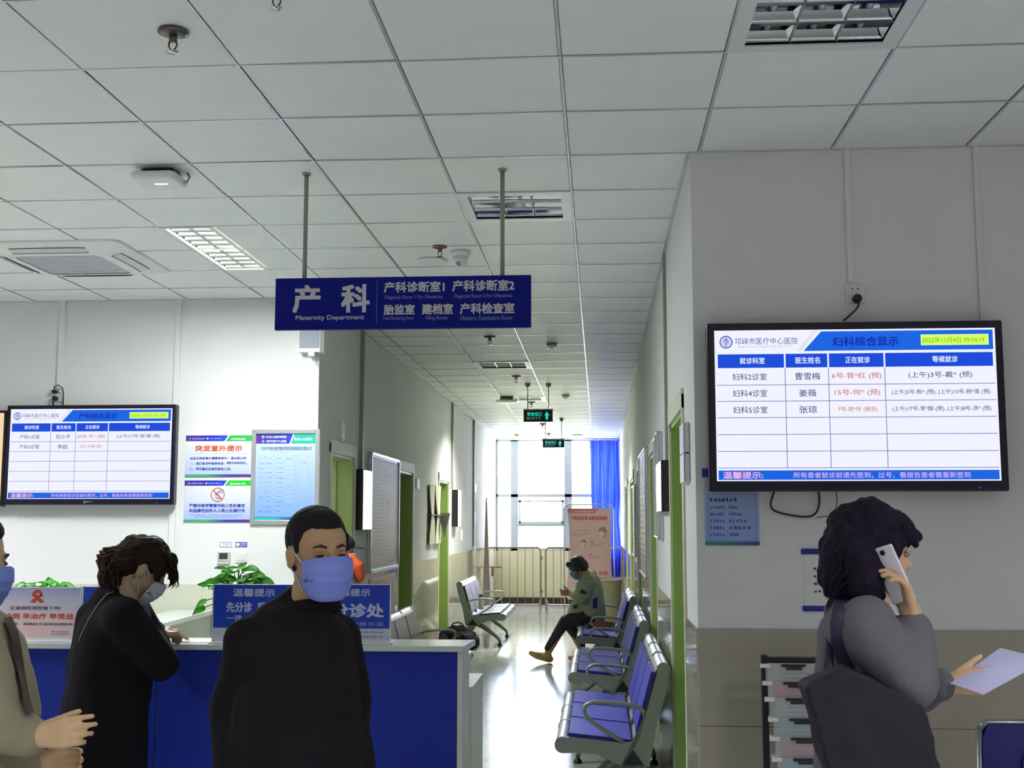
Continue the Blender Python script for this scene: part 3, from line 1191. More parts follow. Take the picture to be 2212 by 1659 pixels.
# a third screen, mostly outside the left edge of the frame
a, b = W(-260, 889, Y=YL - .06), W(10, 1094, Y=YL - .06)
s3 = thing('wall_screen', 'dark-framed orange-lit screen cut off by the left edge of the photo', 'screen',
           ((a.x + b.x) / 2, YL - .06, b.z))
w_, h_ = (b.x - a.x) / 2, a.z - b.z
MB().box((-w_, -.03, 0), (w_, .03, h_), M_BLACK, bev=.008).build('case', s3)
MB().box((-w_ * .5, .03, h_ * .3), (w_ * .5, .06, h_ * .7), M_BLACK).build('wall_mount', s3)
Print((-w_ + .022, -.0305, h_ - .022), (2 * w_ - .044, 0, 0), (0, 0, -h_ + .05), (0, -1, 0)).rect(
    0, 0, 1, 1, ink((250, 214, 170), .9), 1).rect(0, .93, 1, 1, ink((240, 150, 90), .9), 2).build('lit_display', s3)


# ---- sockets, plugs, cables
def socket(px, py, Y, label, s=.043, m=M_WHITE):
    p = W(px, py, Y=Y)
    t = thing('wall_socket', label, 'socket', (p.x, Y, p.z))
    MB().box((-s, -.012, -s), (s, 0, s), m, bev=.004).build('plate', t)
    h = MB()
    for x, z in ((-.012, .024), (.012, .024)):
        h.box((x - .003, -.0125, z - .004), (x + .003, -.0118, z + .004), M_BLACK)
    h.build('pin_hole', t)
    return t


socket(127, 856, YL, 'white double socket with two black plugs above the left screen', .045)
p = W(123, 848, Y=YL)
pl = thing('power_plug', 'upper black plug and looped cable above the left screen', 'plug', (p.x, YL - .012, p.z))
MB().box((-.018, -.045, -.012), (.018, 0, .014), M_BLACK, bev=.006).build('plug_body', pl)
MB().tube([(0, -.04, .01), (.005, -.05, .035), (.035, -.05, .05), (.065, -.04, .03), (.07, -.03, -.01), (.066, -.02, -.05),
           (.062, -.01, -.11)], .0045, M_BLACK, n=8).build('cable', pl)
p = W(123, 862, Y=YL)
pl = thing('power_plug', 'lower black plug above the left screen', 'plug', (p.x, YL - .012, p.z))
MB().lathe([(.019, 0), (.019, -.035), (.012, -.045)], (0, 0, 0), M_BLACK, n=14, axis='y').build('plug_body', pl)
MB().tube([(0, -.035, -.01), (-.004, -.045, -.03), (0, -.04, -.06)], .006, M_BLACK, n=8).build('cable', pl)
socket(1846, 636, YR, 'pale socket with one black plug above the big screen', .043, M_PLASTER)
p = W(1848, 648, Y=YR)
pl = thing('power_plug', 'black round plug with a cable running behind the big screen', 'plug', (p.x, YR - .012, p.z))
MB().lathe([(.02, 0), (.02, -.035), (.014, -.045)], (0, 0, 0), M_BLACK, n=14, axis='y').build('plug_body', pl)
MB().tube([(0, -.035, -.01), (0, -.045, -.035), (-.01, -.04, -.052), (-.035, -.03, -.075), (-.065, -.025, -.1)],
          .0045, M_BLACK, n=8).build('cable', pl)


def cable(pts, Y, label, r=.0045, m=M_BLACK):
    q = [W(x, y, Y=Y - .02) for x, y in pts]
    qq = []
    for i in range(len(q) - 1):      # Catmull-Rom
        p0, p1, p2, p3 = q[max(i - 1, 0)], q[i], q[i + 1], q[min(i + 2, len(q) - 1)]
        for k in range(6):
            t = k / 6
            qq.append(.5 * ((2 * p1) + (p2 - p0) * t + (2 * p0 - 5 * p1 + 4 * p2 - p3) * t * t + (
                    3 * p1 - p0 - 3 * p2 + p3) * t ** 3))
    qq.append(q[-1])
    o = MB().tube(qq, r, m, n=8).build('cable')
    relocate(o, q[0])
    return tag(o, label, 'cable')


cable([(1672, 1062), (1665, 1090), (1675, 1104), (1710, 1113), (1745, 1116), (1763, 1107), (1770, 1085), (1768, 1060)],
      YR, 'black cable loop hanging below the big screen')
cable([(1765, 1117), (1790, 1114), (1804, 1100), (1808, 1084), (1806, 1062)], YR, 'thin grey cable loop beside the black one',
      .003, mat('grey_cable', (120, 122, 126), rough=.5))
cable([(0, 1080), (3, 1092), (9, 1094), (14, 1088), (22, 1084)], YL, 'short black cable between the two left screens')

# ================================================================== POSTERS ON THE LEFT WALL
NAVY, GRN, TEAL = ink((24, 34, 176)), ink((40, 176, 74)), ink((20, 180, 150))
PUR = ink((92, 40, 130))


def gradient(p, u0, v0, u1, v1, cols, l=1, n=16, vert=True):
    for k in range(n):
        t = (k + .5) / n * (len(cols) - 1)
        i = min(int(t), len(cols) - 2)
        f = t - i
        c = tuple(int(cols[i][q] * (1 - f) + cols[i + 1][q] * f) for q in range(3))
        if vert:
            p.rect(u0, v0 + (v1 - v0) * k / n, u1, v0 + (v1 - v0) * (k + 1) / n, ink(c), l)
        else:
            p.rect(u0 + (u1 - u0) * k / n, v0, u0 + (u1 - u0) * (k + 1) / n, v1, ink(c), l)


def header(p, v1, g=GRN):
    gradient(p, 0, 0, .64, v1, [(92, 50, 160), (30, 30, 170), (30, 80, 210)], 2, 12, False)
    p.poly([(.645, 0), (.585, v1), (1, v1), (1, 0)][::-1], ink((236, 240, 244)), 3)
    p.poly([(.67, 0), (.61, v1), (1, v1), (1, 0)][::-1], g, 4)


def plate(px0, py0, px1, py1, label, fn, thick=.006, name='notice_plate', Y=YL, frame=None, cat='notice'):
    a, b = W(px0, py0, Y=Y - thick), W(px1, py1, Y=Y - thick)
    t = thing(name, label, cat, ((a.x + b.x) / 2, Y, b.z))
    w, h = (b.x - a.x) / 2, a.z - b.z
    MB().box((-w, -thick, 0), (w, 0, h), M_WHITE if not frame else M_ALU, bev=.003).build('backing', t)
    m = 0
    if frame:
        m = frame
        fr = MB()
        for q in ((-w, 0, -w + m, h), (w - m, 0, w, h), (-w + m, 0, w - m, m), (-w + m, h - m, w - m, h)):
            fr.box((q[0], -thick - .012, q[1]), (q[2], -thick + .001, q[3]), M_ALU, bev=.003)
        fr.build('frame', t)
    p = Print((-w + m, -thick - .0003, h - m), (2 * (w - m), 0, 0), (0, 0, -(h - 2 * m)), (0, -1, 0))
    fn(p)
    p.build('print', t)
    return t


def art1(p):
    gradient(p, 0, 0, 1, 1, [(236, 234, 246), (214, 220, 246), (176, 192, 240)], 1)
    header(p, .14)
    p.disc(.065, .075, .014, ink((70, 170, 150)), 4)
    p.scrawl(.095, .06, .3, .095, ink((200, 206, 240)), 4, 9)
    p.disc(.33, .075, .016, ink((190, 204, 240)), 4)
    p.scrawl(.36, .06, .56, .09, ink((150, 170, 230)), 4, 9)
    p.scrawl(.69, .065, .92, .11, ink((226, 246, 226)), 5, 8)
    p.text('突发意外提示', .145, .24, .86, .39, ink((206, 92, 40)), 3, .03)
    p.scrawl(.08, .425, .94, .445, ink((170, 176, 222)), 3, 30)
    p.text('当发生突发意外需要急救时，请大家立即：', .07, .52, .94, .585, ink((40, 44, 150)), 3, .02)
    p.text('一、拨打急诊科急救电话：', .07, .645, .60, .71, ink((40, 44, 150)), 3, .02)
    p.text('88760000；', .63, .635, .93, .71, ink((40, 44, 150)), 3, .02)
    p.text('二、呼叫最近区域的医务人员。', .07, .775, .70, .845, ink((40, 44, 150)), 3, .02)
    gradient(p, 0, .94, 1, 1, [(60, 170, 120), (50, 160, 110), (60, 50, 170), (110, 40, 120)], 3, 16, False)


def art2(p):
    gradient(p, 0, 0, 1, 1, [(234, 230, 246), (210, 216, 248), (160, 182, 244)], 1)
    header(p, .13, ink((20, 196, 40)))
    p.disc(.065, .07, .016, ink((70, 190, 170)), 4)
    p.scrawl(.095, .055, .3, .085, ink((180, 190, 240)), 4, 9)
    p.disc(.33, .07, .016, ink((190, 204, 240)), 4)
    p.scrawl(.36, .055, .56, .085, ink((150, 170, 230)), 4, 9)
    p.scrawl(.69, .06, .92, .1, ink((226, 246, 226)), 5, 8)
    p.poly([(.45, .27), (.53, .25), (.54, .42), (.455, .43)], ink((196, 200, 222)), 2)
    p.ring(.49, .33, .012, .022, ink((90, 96, 130)), 3)
    p.disc(.555, .27, .035, ink((190, 196, 222)), 2)
    p.ring(.56, .265, .016, .021, ink((110, 116, 150)), 3)
    p.poly([(.48, .42), (.54, .41), (.56, .46), (.49, .45)], ink((150, 156, 190)), 2)
    p.ring(.505, .345, .093, .105, ink((206, 80, 44)), 4)
    p.poly([(.432, .245), (.448, .232), (.58, .45), (.564, .463)], ink((206, 80, 44)), 4)
    p.text('严禁非医学需要的胎儿性别鉴定', .08, .56, .92, .65, ink((30, 44, 160)), 3, .025)
    p.text('和选择性别的人工终止妊娠行为', .08, .68, .92, .77, ink((30, 44, 160)), 3, .025)
    p.text('Sex identification of non-medical fetuses is strictly prohibited', .12, .815, .88, .85, ink((80, 86, 190)), 3)
    p.text('Artificial termination of pregnancy behavior with gender', .16, .862, .84, .895, ink((80, 86, 190)), 3)
    gradient(p, 0, .94, 1, 1, [(40, 160, 120), (60, 180, 110), (50, 60, 170), (100, 40, 130)], 3, 16, False)


def art3(p):
    gradient(p, 0, 0, 1, 1, [(206, 220, 250), (170, 196, 250), (130, 172, 250)], 1)
    gradient(p, 0, 0, .62, .115, [(92, 40, 150), (40, 30, 160), (30, 60, 210)], 2, 12, False)
    p.poly([(.62, 0), (.56, .115), (1, .115), (1, 0)][::-1], ink((226, 240, 244)), 3)
    p.poly([(.645, 0), (.585, .115), (1, .115), (1, 0)][::-1], ink((14, 186, 158)), 4)
    p.disc(.115, .036, .026, ink((110, 200, 190)), 4)
    p.disc(.115, .088, .026, ink((130, 150, 230)), 4)
    p.text('四川省人民医院邛崃医院', .165, .022, .51, .052, ink((215, 222, 250)), 4, .02)
    p.text('邛崃市医疗中心医院', .165, .072, .51, .102, ink((215, 222, 250)), 4, .02)
    p.scrawl(.64, .045, .95, .08, ink((220, 250, 240)), 5, 9)
    p.text('门诊妇产科部分医疗服务项目价格及医保支付类别公示', .07, .15, .94, .195, ink((40, 40, 110)), 3, .01)
    p.scrawl(.3, .208, .62, .213, ink((120, 140, 200)), 3, 12)
    xs = [.05, .155, .31, .5, .655, .705, .765, .87, .95]
    ys = [.23, .26] + [.26 + .0555 * k for k in range(1, 13)]
    ln = ink((104, 134, 214))
    for x in xs:
        p.rect(x - .0012, ys[0], x + .0012, ys[-1], ln, 2)
    for y in ys:
        p.rect(xs[0], y - .0008, xs[-1], y + .0008, ln, 2)
    R = random.Random(5)
    for j in range(1, len(ys) - 1):
        for i in range(len(xs) - 1):
            if i in (3, 6) and R.random() < .75:
                continue
            wd = xs[i + 1] - xs[i]
            f = .7 if wd > .1 else .3
            c = (xs[i] + xs[i + 1]) / 2
            for q in range(1 if R.random() < .7 or wd < .1 else 2):
                yy = ys[j] + .022 + q * .012
                p.scrawl(c - wd * f / 2, yy, c + wd * f / 2, yy + .007, ink((90, 116, 214)), 3, 4 if wd > .1 else 2, R)
    p.rect(.72, .943, .83, .951, NAVY, 3)
    p.rect(0, .965, 1, .969, ink((30, 60, 160)), 3)
    gradient(p, 0, .973, 1, 1, [(20, 190, 180), (20, 180, 160), (50, 60, 170), (90, 40, 140)], 3, 14, False)


plate(402, 941, 542, 1030, 'blue and green notice with orange title, upper of the two beside the left screen', art1)
plate(399, 1038, 540, 1128, 'notice with a red prohibition ring, lower of the two beside the left screen', art2)
plate(545, 928, 688, 1133, 'tall silver-framed blue price table poster next to the corridor corner', art3, .01,
      'framed_poster', frame=.033, cat='poster')


def art4(p):
    p.rect(0, 0, 1, 1, ink((90, 90, 200)), 1)
    p.rect(.03, .08, .97, .92, ink((236, 240, 244)), 2)
    p.poly([(.3, .2), (.42, .2), (.36, .75)], ink((60, 170, 120)), 3)
    p.rect(.55, .25, .62, .75, ink((110, 130, 140)), 3)
    p.rect(.7, .25, .85, .4, ink((110, 130, 140)), 3)
    p.rect(.76, .4, .8, .75, ink((110, 130, 140)), 3)


def art5(p):
    p.rect(0, 0, 1, 1, ink((66, 70, 180)), 1)
    p.disc(.2, .5, .16, ink((236, 240, 244)), 2)
    p.text('节约用电', .42, .15, .92, .45, ink((220, 224, 250)), 3, .02)
    p.text('随手关灯', .42, .55, .92, .85, ink((220, 224, 250)), 3, .02)


plate(475, 1171, 500, 1182, 'small white sticker with a green mark above the thermostat', art4, .002, 'sticker')
plate(509, 1171, 534, 1182, 'small blue sticker above the light switch', art5, .002, 'sticker')
a, b = W(470, 1192, Y=YL - .01), W(496, 1219, Y=YL - .01)
th = thing('thermostat', 'grey thermostat with a dark display on the wall above the plant', 'thermostat',
           ((a.x + b.x) / 2, YL, b.z))
w_, h_ = (b.x - a.x) / 2, a.z - b.z
MB().box((-w_, -.016, 0), (w_, 0, h_), mat('thermostat_grey', (196, 196, 186), rough=.4), bev=.004).build('case', th)
MB().box((-w_ * .7, -.018, h_ * .42), (w_ * .7, -.015, h_ * .9), mat('lcd', (66, 66, 68), rough=.2)).build('display', th)
for k in range(5):
    MB().ball((-w_ * .66 + k * w_ * .33, -.016, h_ * .24), .003, M_BLACK, n=8).build('button', th)
a, b = W(508, 1191, Y=YL - .01), W(532, 1216, Y=YL - .01)
sw = thing('light_switch', 'white double light switch right of the thermostat', 'switch', ((a.x + b.x) / 2, YL, b.z))
w_, h_ = (b.x - a.x) / 2, a.z - b.z
MB().box((-w_, -.01, 0), (w_, 0, h_), M_WHITE, bev=.003).build('plate', sw)
for s in (-1, 1):
    MB().box((s * w_ * .4 - w_ * .34, -.014, h_ * .18), (s * w_ * .4 + w_ * .34, -.009, h_ * .82), M_WHITEP,
             bev=.002).build('rocker', sw)

# wall loudspeaker in the corner under the hanging sign
a, b = W(646, 690, Y=YL - .1), W(697, 760, Y=YL - .1)
ws = thing('wall_speaker', 'white wall loudspeaker with grey front peeking out below the hanging sign', 'speaker',
           ((a.x + b.x) / 2, YL, b.z))
w_, h_ = (b.x - a.x) / 2, a.z - b.z
MB().prism([(-w_, -.1), (w_ * .75, -.1), (w_, -.06), (w_, 0), (-w_, 0)], 'z', 0, h_ + .05, M_WHITE).build('cabinet', ws)
MB().box((-w_ + .006, -.106, .03), (w_ * .7, -.098, h_ + .04), mat('speaker_cloth', (160, 164, 176), rough=.8)).build(
    'grille', ws)
MB().box((-.02, -.1, -.03), (.03, -.02, 0), M_WHITE, bev=.004).build('bracket', ws)
MB().tube([(.01, -.05, -.03), (.02, -.05, -.06), (.03, -.04, -.09)], .003, M_WHITE, n=6).build('cable', ws)
# ================================================================== THINGS ON THE FRONT RIGHT WALL
def art6(p):
    gradient(p, 0, 0, 1, 1, [(176, 186, 214), (150, 170, 220), (140, 165, 225)], 1)
    p.text('妇产科就诊须知', .1, .12, .85, .2, ink((196, 90, 120)), 3, .03)
    for q in (.06, .93):
        p.rect(q, .25, q + .01, .93, ink((110, 130, 190)), 2)
    p.rect(.06, .25, .94, .256, ink((110, 130, 190)), 2)
    p.rect(.06, .925, .94, .93, ink((110, 130, 190)), 2)
    R = random.Random(8)
    p.scrawl(.1, .31, .62, .36, ink((50, 60, 150)), 3, 7, R)
    for k in range(5):
        v = .42 + k * .1
        p.scrawl(.1, v, .38, v + .045, ink((80, 96, 170)), 3, 5, R)
        p.scrawl(.45, v, .62 + .08 * (k % 4), v + .045, ink((80, 96, 170)), 3, 5, R)
    gradient(p, 0, .945, 1, 1, [(60, 140, 110), (60, 120, 140), (80, 60, 140)], 3, 12, False)


plate(1521, 1030, 1641, 1178, 'blue rounded notice board partly hidden below the big screen', art6, .006, Y=YR)
a, b = W(1516, 1012, Y=YR), W(1530, 1031, Y=YR)
o = MB().box((a.x, YR - .01, b.z), (b.x + .03, YR, a.z), ink((40, 40, 150)), bev=.003).build('sign_tab')
relocate(o, (a.x, YR, b.z))
tag(o, 'small dark blue tab sticking out left of the big screen', 'sign')
# white notice held by two blue bars, behind the woman
a, b = W(1730, 1185, Y=YR), W(1932, 1321, Y=YR)
nh = thing('notice_holder', 'white notice between two blue bars on the wall behind the woman on the phone', 'notice',
           ((a.x + b.x) / 2, YR, b.z))
w_, h_ = (b.x - a.x) / 2, a.z - b.z
MB().box((-w_ + .01, -.004, .01), (w_ - .01, 0, h_ - .01), M_PLASTER, bev=.001).build('sheet', nh)
for z in (0, h_ - .024):
    MB().box((-w_, -.012, z), (w_, 0, z + .024), ink((28, 28, 150)), bev=.005).build('holder_bar', nh)
p = Print((-w_, -.0043, h_), (2 * w_, 0, 0), (0, 0, -h_), (0, -1, 0))
p.rect(.08, .2, .94, .8, M_PLASTER, .5)
for k in range(4):
    p.scrawl(.13, .3 + k * .12, .9, .34 + k * .12, ink((70, 70, 76)), 1, 16)
p.build('print', nh)

# leaflet rack standing before the dado
rk = thing('leaflet_rack', 'black leaflet rack with clear pockets standing left of the woman on the phone', 'rack',
           (W(1650, 1420, Y=5.15).x, 5.15, 0))
xr = W(1790, 1420, Y=5.15).x - rk.location.x
zt_ = W(1700, 1425, Y=5.15).z
MB().box((-.012, -.012, 0), (.014, .012, zt_ + .02), M_BLACK, bev=.004).build('post', rk)
MB().box((xr + .02, -.012, 0), (xr + .046, .012, zt_ + .02), M_BLACK, bev=.004).build('post', rk)
MB().box((-.012, -.014, zt_ - .012), (xr + .046, .014, zt_ + .012), M_BLACK, bev=.004).build('top_rail', rk)
MB().box((-.03, -.2, 0), (xr + .06, .2, .03), M_BLACK, bev=.005).build('foot', rk)
M_CLEAR = mat('clear_acrylic', (215, 222, 222), rough=.15, alpha=.3)
lev = [(1433, 0, 'w'), (1470, 4, 'r'), (1504, 8, 'w'), (1546, 16, 'b'), (1586, 18, 'r'), (1629, 22, 'b')]
leaf_cols = {'w': ink((176, 186, 184)), 'r': ink((198, 92, 104)), 'b': ink((110, 176, 184))}
for n_, (py, off, c) in enumerate(lev):
    z = W(1700, py, Y=5.12).z
    x0 = -.012 + off * .0014
    pk = MB()
    pk.box((x0 - .01, -.05 - .012 * n_, z - .016), (x0 + .03, -.046 - .012 * n_, z), M_WHITE)
    pk.box((x0 + .012, -.046 - .012 * n_, z - .08), (xr + .03, -.044 - .012 * n_, z), M_CLEAR)
    pk.box((x0 + .012, -.046 - .012 * n_, z - .082), (xr + .03, -.01, z - .078), M_CLEAR)
    pk.box((x0 + .0, -.03 - .012 * n_, z - .012), (x0 + .008, .0, z - .004), M_WHITE)
    pk.build('pocket', rk)
    cl = MB()
    cl.box((x0 + .075, -.052 - .012 * n_, z - .012), (x0 + .175, -.047 - .012 * n_, z - .001), M_BLACK, bev=.002)
    cl.box((x0 + .095, -.052 - .012 * n_, z - .024), (x0 + .16, -.047 - .012 * n_, z - .014), M_BLACK, bev=.002)
    cl.build('pocket_label', rk)
    hg = W(1700, lev[n_ + 1][0], Y=5.12).z if n_ + 1 < len(lev) else z - .1
    dep = {2: .08, 3: .26}.get(n_, .1)
    lx = MB().box((x0 + .035, -.043 - .012 * n_, z - dep * (1.0 if c != 'b' else 1.1)), (xr + .02, -.040 - .012 * n_,
                  z - .004), leaf_cols[c])
    lt = lx.build('leaflet')
    pp = Print((x0 + .035, -.0432 - .012 * n_, z - .004), (xr - .02 - x0, 0, 0), (0, 0, -.09), (0, -1, 0))
    pp.rect(0, .3, 1, .9, leaf_cols[c], .5)
    R = random.Random(n_)
    for q in range(3):
        pp.scrawl(.2, .35 + q * .2, .85, .42 + q * .2, ink((90, 90, 96)), 1, 12, R)
    lt.location = rk.location
    pr_ = pp.build('print', lt)
    names = ['white leaflets in the topmost rack pocket', 'red leaflets in the second rack pocket',
             'white leaflets in the third rack pocket', 'turquoise leaflets in the large fourth rack pocket',
             'red leaflets in the fifth rack pocket', 'turquoise leaflets in the lowest visible rack pocket']
    tag(lt, names[n_], 'leaflet', 'leaflets in the rack')
    o = lt.location.copy()
    c_ = Vector((x0 + .1, -.04 - .012 * n_, z - .1))
    lt.data.transform(Matrix.Translation(-c_))
    pr_.data.transform(Matrix.Translation(-c_))
    lt.location = o + c_

# ================================================================== BENCHES
def prof_rounded(pts, n=5):
    return pts


def slab_profile(a, b, t):
    """2-D strip of thickness t (above) from a to b in (depth,height)"""
    a, b = Vector(a), Vector(b)
    d = (b - a).normalized()
    nrm = Vector((-d.y, d.x))
    return [a, b, b + nrm * t, a + nrm * t]


def make_bench(label, pad, edge, n_seats=3, L=1.8):
    """local: +x = back (towards the wall), y along the bench; nose at x=-0.66"""
    t = thing('waiting_bench', label, 'bench', (0, 0, 0))
    # seat: nose (-.66,.42) -> crease (-.17,.375); back: crease -> top (-.0,.86)
    seat_w = L / n_seats
    N0, C0, B0 = Vector((-.63, .435)), Vector((-.215, .395)), Vector((-.075, .845))
    for k in range(n_seats):
        y0, y1 = k * seat_w + .012, (k + 1) * seat_w - .012
        # metal shell: seat pan with rolled nose, back with rolled top
        shell = []
        for i in range(9):
            an = PI * 1.15 - i * PI * 1.05 / 8
            shell.append((N0.x + .012 + .04 * math.cos(an), N0.y - .036 + .04 * math.sin(an)))
        shell += [(N0.x + .06, N0.y + .0), (C0.x - .03, C0.y - .002), (C0.x + .0, C0.y + .01), (C0.x + .022, C0.y + .04)]
        bd = (B0 - C0).normalized()
        shell += [tuple(C0 + bd * .1 + Vector((.006, 0))), tuple(B0 - bd * .05)]
        for i in range(8):
            an = PI * .9 - i * PI * 1.1 / 7
            shell.append((B0.x + .03 + .036 * math.cos(an), B0.y - .03 + .036 * math.sin(an)))
        s = MB()
        s.grid([[(x, y0, z) for x, z in shell], [(x, y1, z) for x, z in shell]], M_ALU)
        s.grid([[(x + .004, y1, z - .006) for x, z in shell], [(x + .004, y0, z - .006) for x, z in shell]], M_ALU)
        s.build('seat_shell', t)
        # padding slabs
        d = (C0 - N0).normalized()
        q = slab_profile(N0 + d * .045 + Vector((0, .004)), C0 - d * .015 + Vector((0, .004)), .02)
        sp_ = MB()
        sp_.prism([tuple(v) for v in q], 'y', y0 + .004, y1 - .004, edge)
        q2 = slab_profile(N0 + d * .05 + Vector((0, .0245)), C0 - d * .02 + Vector((0, .0245)), .003)
        sp_.prism([tuple(v) for v in q2], 'y', y0 + .008, y1 - .008, pad)
        sp_.build('seat', t)
        e = bd
        q = slab_profile(C0 + e * .06 + Vector((.012, 0)), B0 - e * .05 + Vector((.0, 0)), .02)
        bp = MB()
        bp.prism([tuple(v) for v in q], 'y', y0 + .004, y1 - .004, edge)
        q2 = slab_profile(C0 + e * .065 + Vector((-.007, .008)), B0 - e * .055 + Vector((-.019, .008)), .003)
        bp.prism([tuple(v) for v in q2], 'y', y0 + .008, y1 - .008, pad)
        bp.build('backrest', t)

    # side plates between and at the ends of the seats
    def side(y, w=.014):
        pl = []
        for i in range(9):
            an = PI * 1.5 - i * PI * 1.1 / 8
            pl.append((N0.x + .012 + .046 * math.cos(an), N0.y - .04 + .046 * math.sin(an)))
        pl += [(-.45, .425), (-.28, .41), (-.19, .42), (-.13, .62), (-.08, .80)]
        for i in range(7):
            an = PI * .85 - i * PI * 1.15 / 6
            pl.append((B0.x + .03 + .042 * math.cos(an), B0.y - .03 + .042 * math.sin(an)))
        pl += [(-.02, .73), (-.09, .5), (-.115, .36), (-.13, .285), (-.29, .285), (-.42, .345), (-.53, .355)]
        sd = MB()
        bm = bmesh.new()
        va = [bm.verts.new((x, y - w, z)) for x, z in pl]
        vb = [bm.verts.new((x, y + w, z)) for x, z in pl]
        fa = bm.faces.new(va)
        fb = bm.faces.new(vb[::-1])
        n = len(pl)
        for i in range(n):
            bm.faces.new((va[(i + 1) % n], va[i], vb[i], vb[(i + 1) % n]))
        bmesh.ops.triangulate(bm, faces=[fa, fb])
        sd.add_bm(bm, M_BENCHF)
        sd.build('side_plate', t)

    side(0.0)
    side(L)
    for k in range(1, n_seats):
        side(k * seat_w, .010)
    # arm rests: bent tubes
    for y in (0.0, L) if n_seats == 3 else (0.0, L):
        for yy in (y,):
            pts = [(-.22, yy, .38), (-.34, yy, .45), (-.44, yy, .515), (-.485, yy, .55), (-.497, yy, .585), (-.485, yy, .615),
                   (-.445, yy, .632), (-.34, yy, .63), (-.22, yy, .618), (-.17, yy, .598), (-.15, yy, .56), (-.165, yy, .50),
                   (-.2, yy, .42), (-.22, yy, .37)]
            MB().tube(pts, .0125, M_BENCHF, n=10).build('armrest', t)
    for k in range(0):
        yy = k * seat_w
        pts = [(-.2, yy, .4), (-.3, yy, .45), (-.42, yy, .545), (-.475, yy, .595), (-.49, yy, .635), (-.475, yy, .67),
               (-.43, yy, .69), (-.3, yy, .69), (-.16, yy, .68), (-.1, yy, .66)]
        MB().tube(pts, .0125, M_BENCHF, n=10).build('armrest', t)
    # triangular beam and end caps
    tri = [(-.285, .288), (-.16, .288), (-.222, .375)]
    MB().prism([(-.27, .29), (-.175, .29), (-.222, .36)], 'y', -.004, L + .004, M_BENCHF).build('beam', t)
    for y in (-.02, L + .006):
        MB().prism(tri, 'y', y, y + .016, M_BLACK).build('end_cap', t)
    # legs
    for y in (.28, L - .28):
        for (x1, kx) in ((-.56, -.42), (-.04, -.02)):
            lg = MB()
            lg.tube([(-.22, y, .30), (-.22 + (x1 + .22) * .35, y, .245), (-.22 + (x1 + .22) * .8, y, .135),
                     (x1 + (.01 if x1 < -.2 else -.01), y, .085), (x1, y, .05)], [.034, .032, .024, .021, .018], M_BENCHF,
                    n=10)
            l = lg.build('leg', t)
            MB().lathe([(.014, .055), (.012, .035), (.026, .02), (.03, .006), (.03, 0)], (x1, y, 0), M_BLACK, n=14).build(
                'foot', l)
    return t


BX = .40
b1 = make_bench('blue padded metal bench closest to the camera on the right', M_PADB, M_PADE)
b1.location = (BX, 7.0, 0)
b2 = dup(b1, (BX, 9.95, 0), 0, 'blue padded metal bench second from the camera on the right')
b3 = dup(b1, (BX, 13.1, 0), 0, 'blue padded metal bench the seated person uses')
g1 = make_bench('grey padded bench on the left side with a bottle on its seat', M_PADG, M_PADGE)
g1.location = (-1.9, 17.85, 0)
g1.rotation_euler = (0, 0, PI)
g2 = dup(g1, (-1.86, 11.5, 0), PI, 'grey padded bench on the left, half hidden behind the reception desk')
for b in (b1, b2, b3, g1, g2):
    b['group'] = 'waiting benches along the corridor'

# bottle and bag at the left bench
p = W(1042, 1293, Z=.47)
bt = thing('thermos_bottle', 'small olive and black bottle standing on the left bench seat', 'bottle', (-1.62, 16.62, .452))
MB().lathe([(.034, 0), (.036, .01), (.036, .15), (.03, .17)], (0, 0, 0), mat('bottle_olive', (150, 156, 128), rough=.3),
           n=16).build('body', bt)
MB().lathe([(.031, .165), (.031, .2), (.026, .215)], (0, 0, 0), mat('bottle_cap', (70, 72, 56), rough=.4), n=16).build(
    'cap', bt)
bagp = W(1000, 1388, Z=0)
bag = thing('travel_bag', 'black bag slumped on the floor below the grey bench with the bottle', 'bag',
            (-1.86, 15.85, 0))


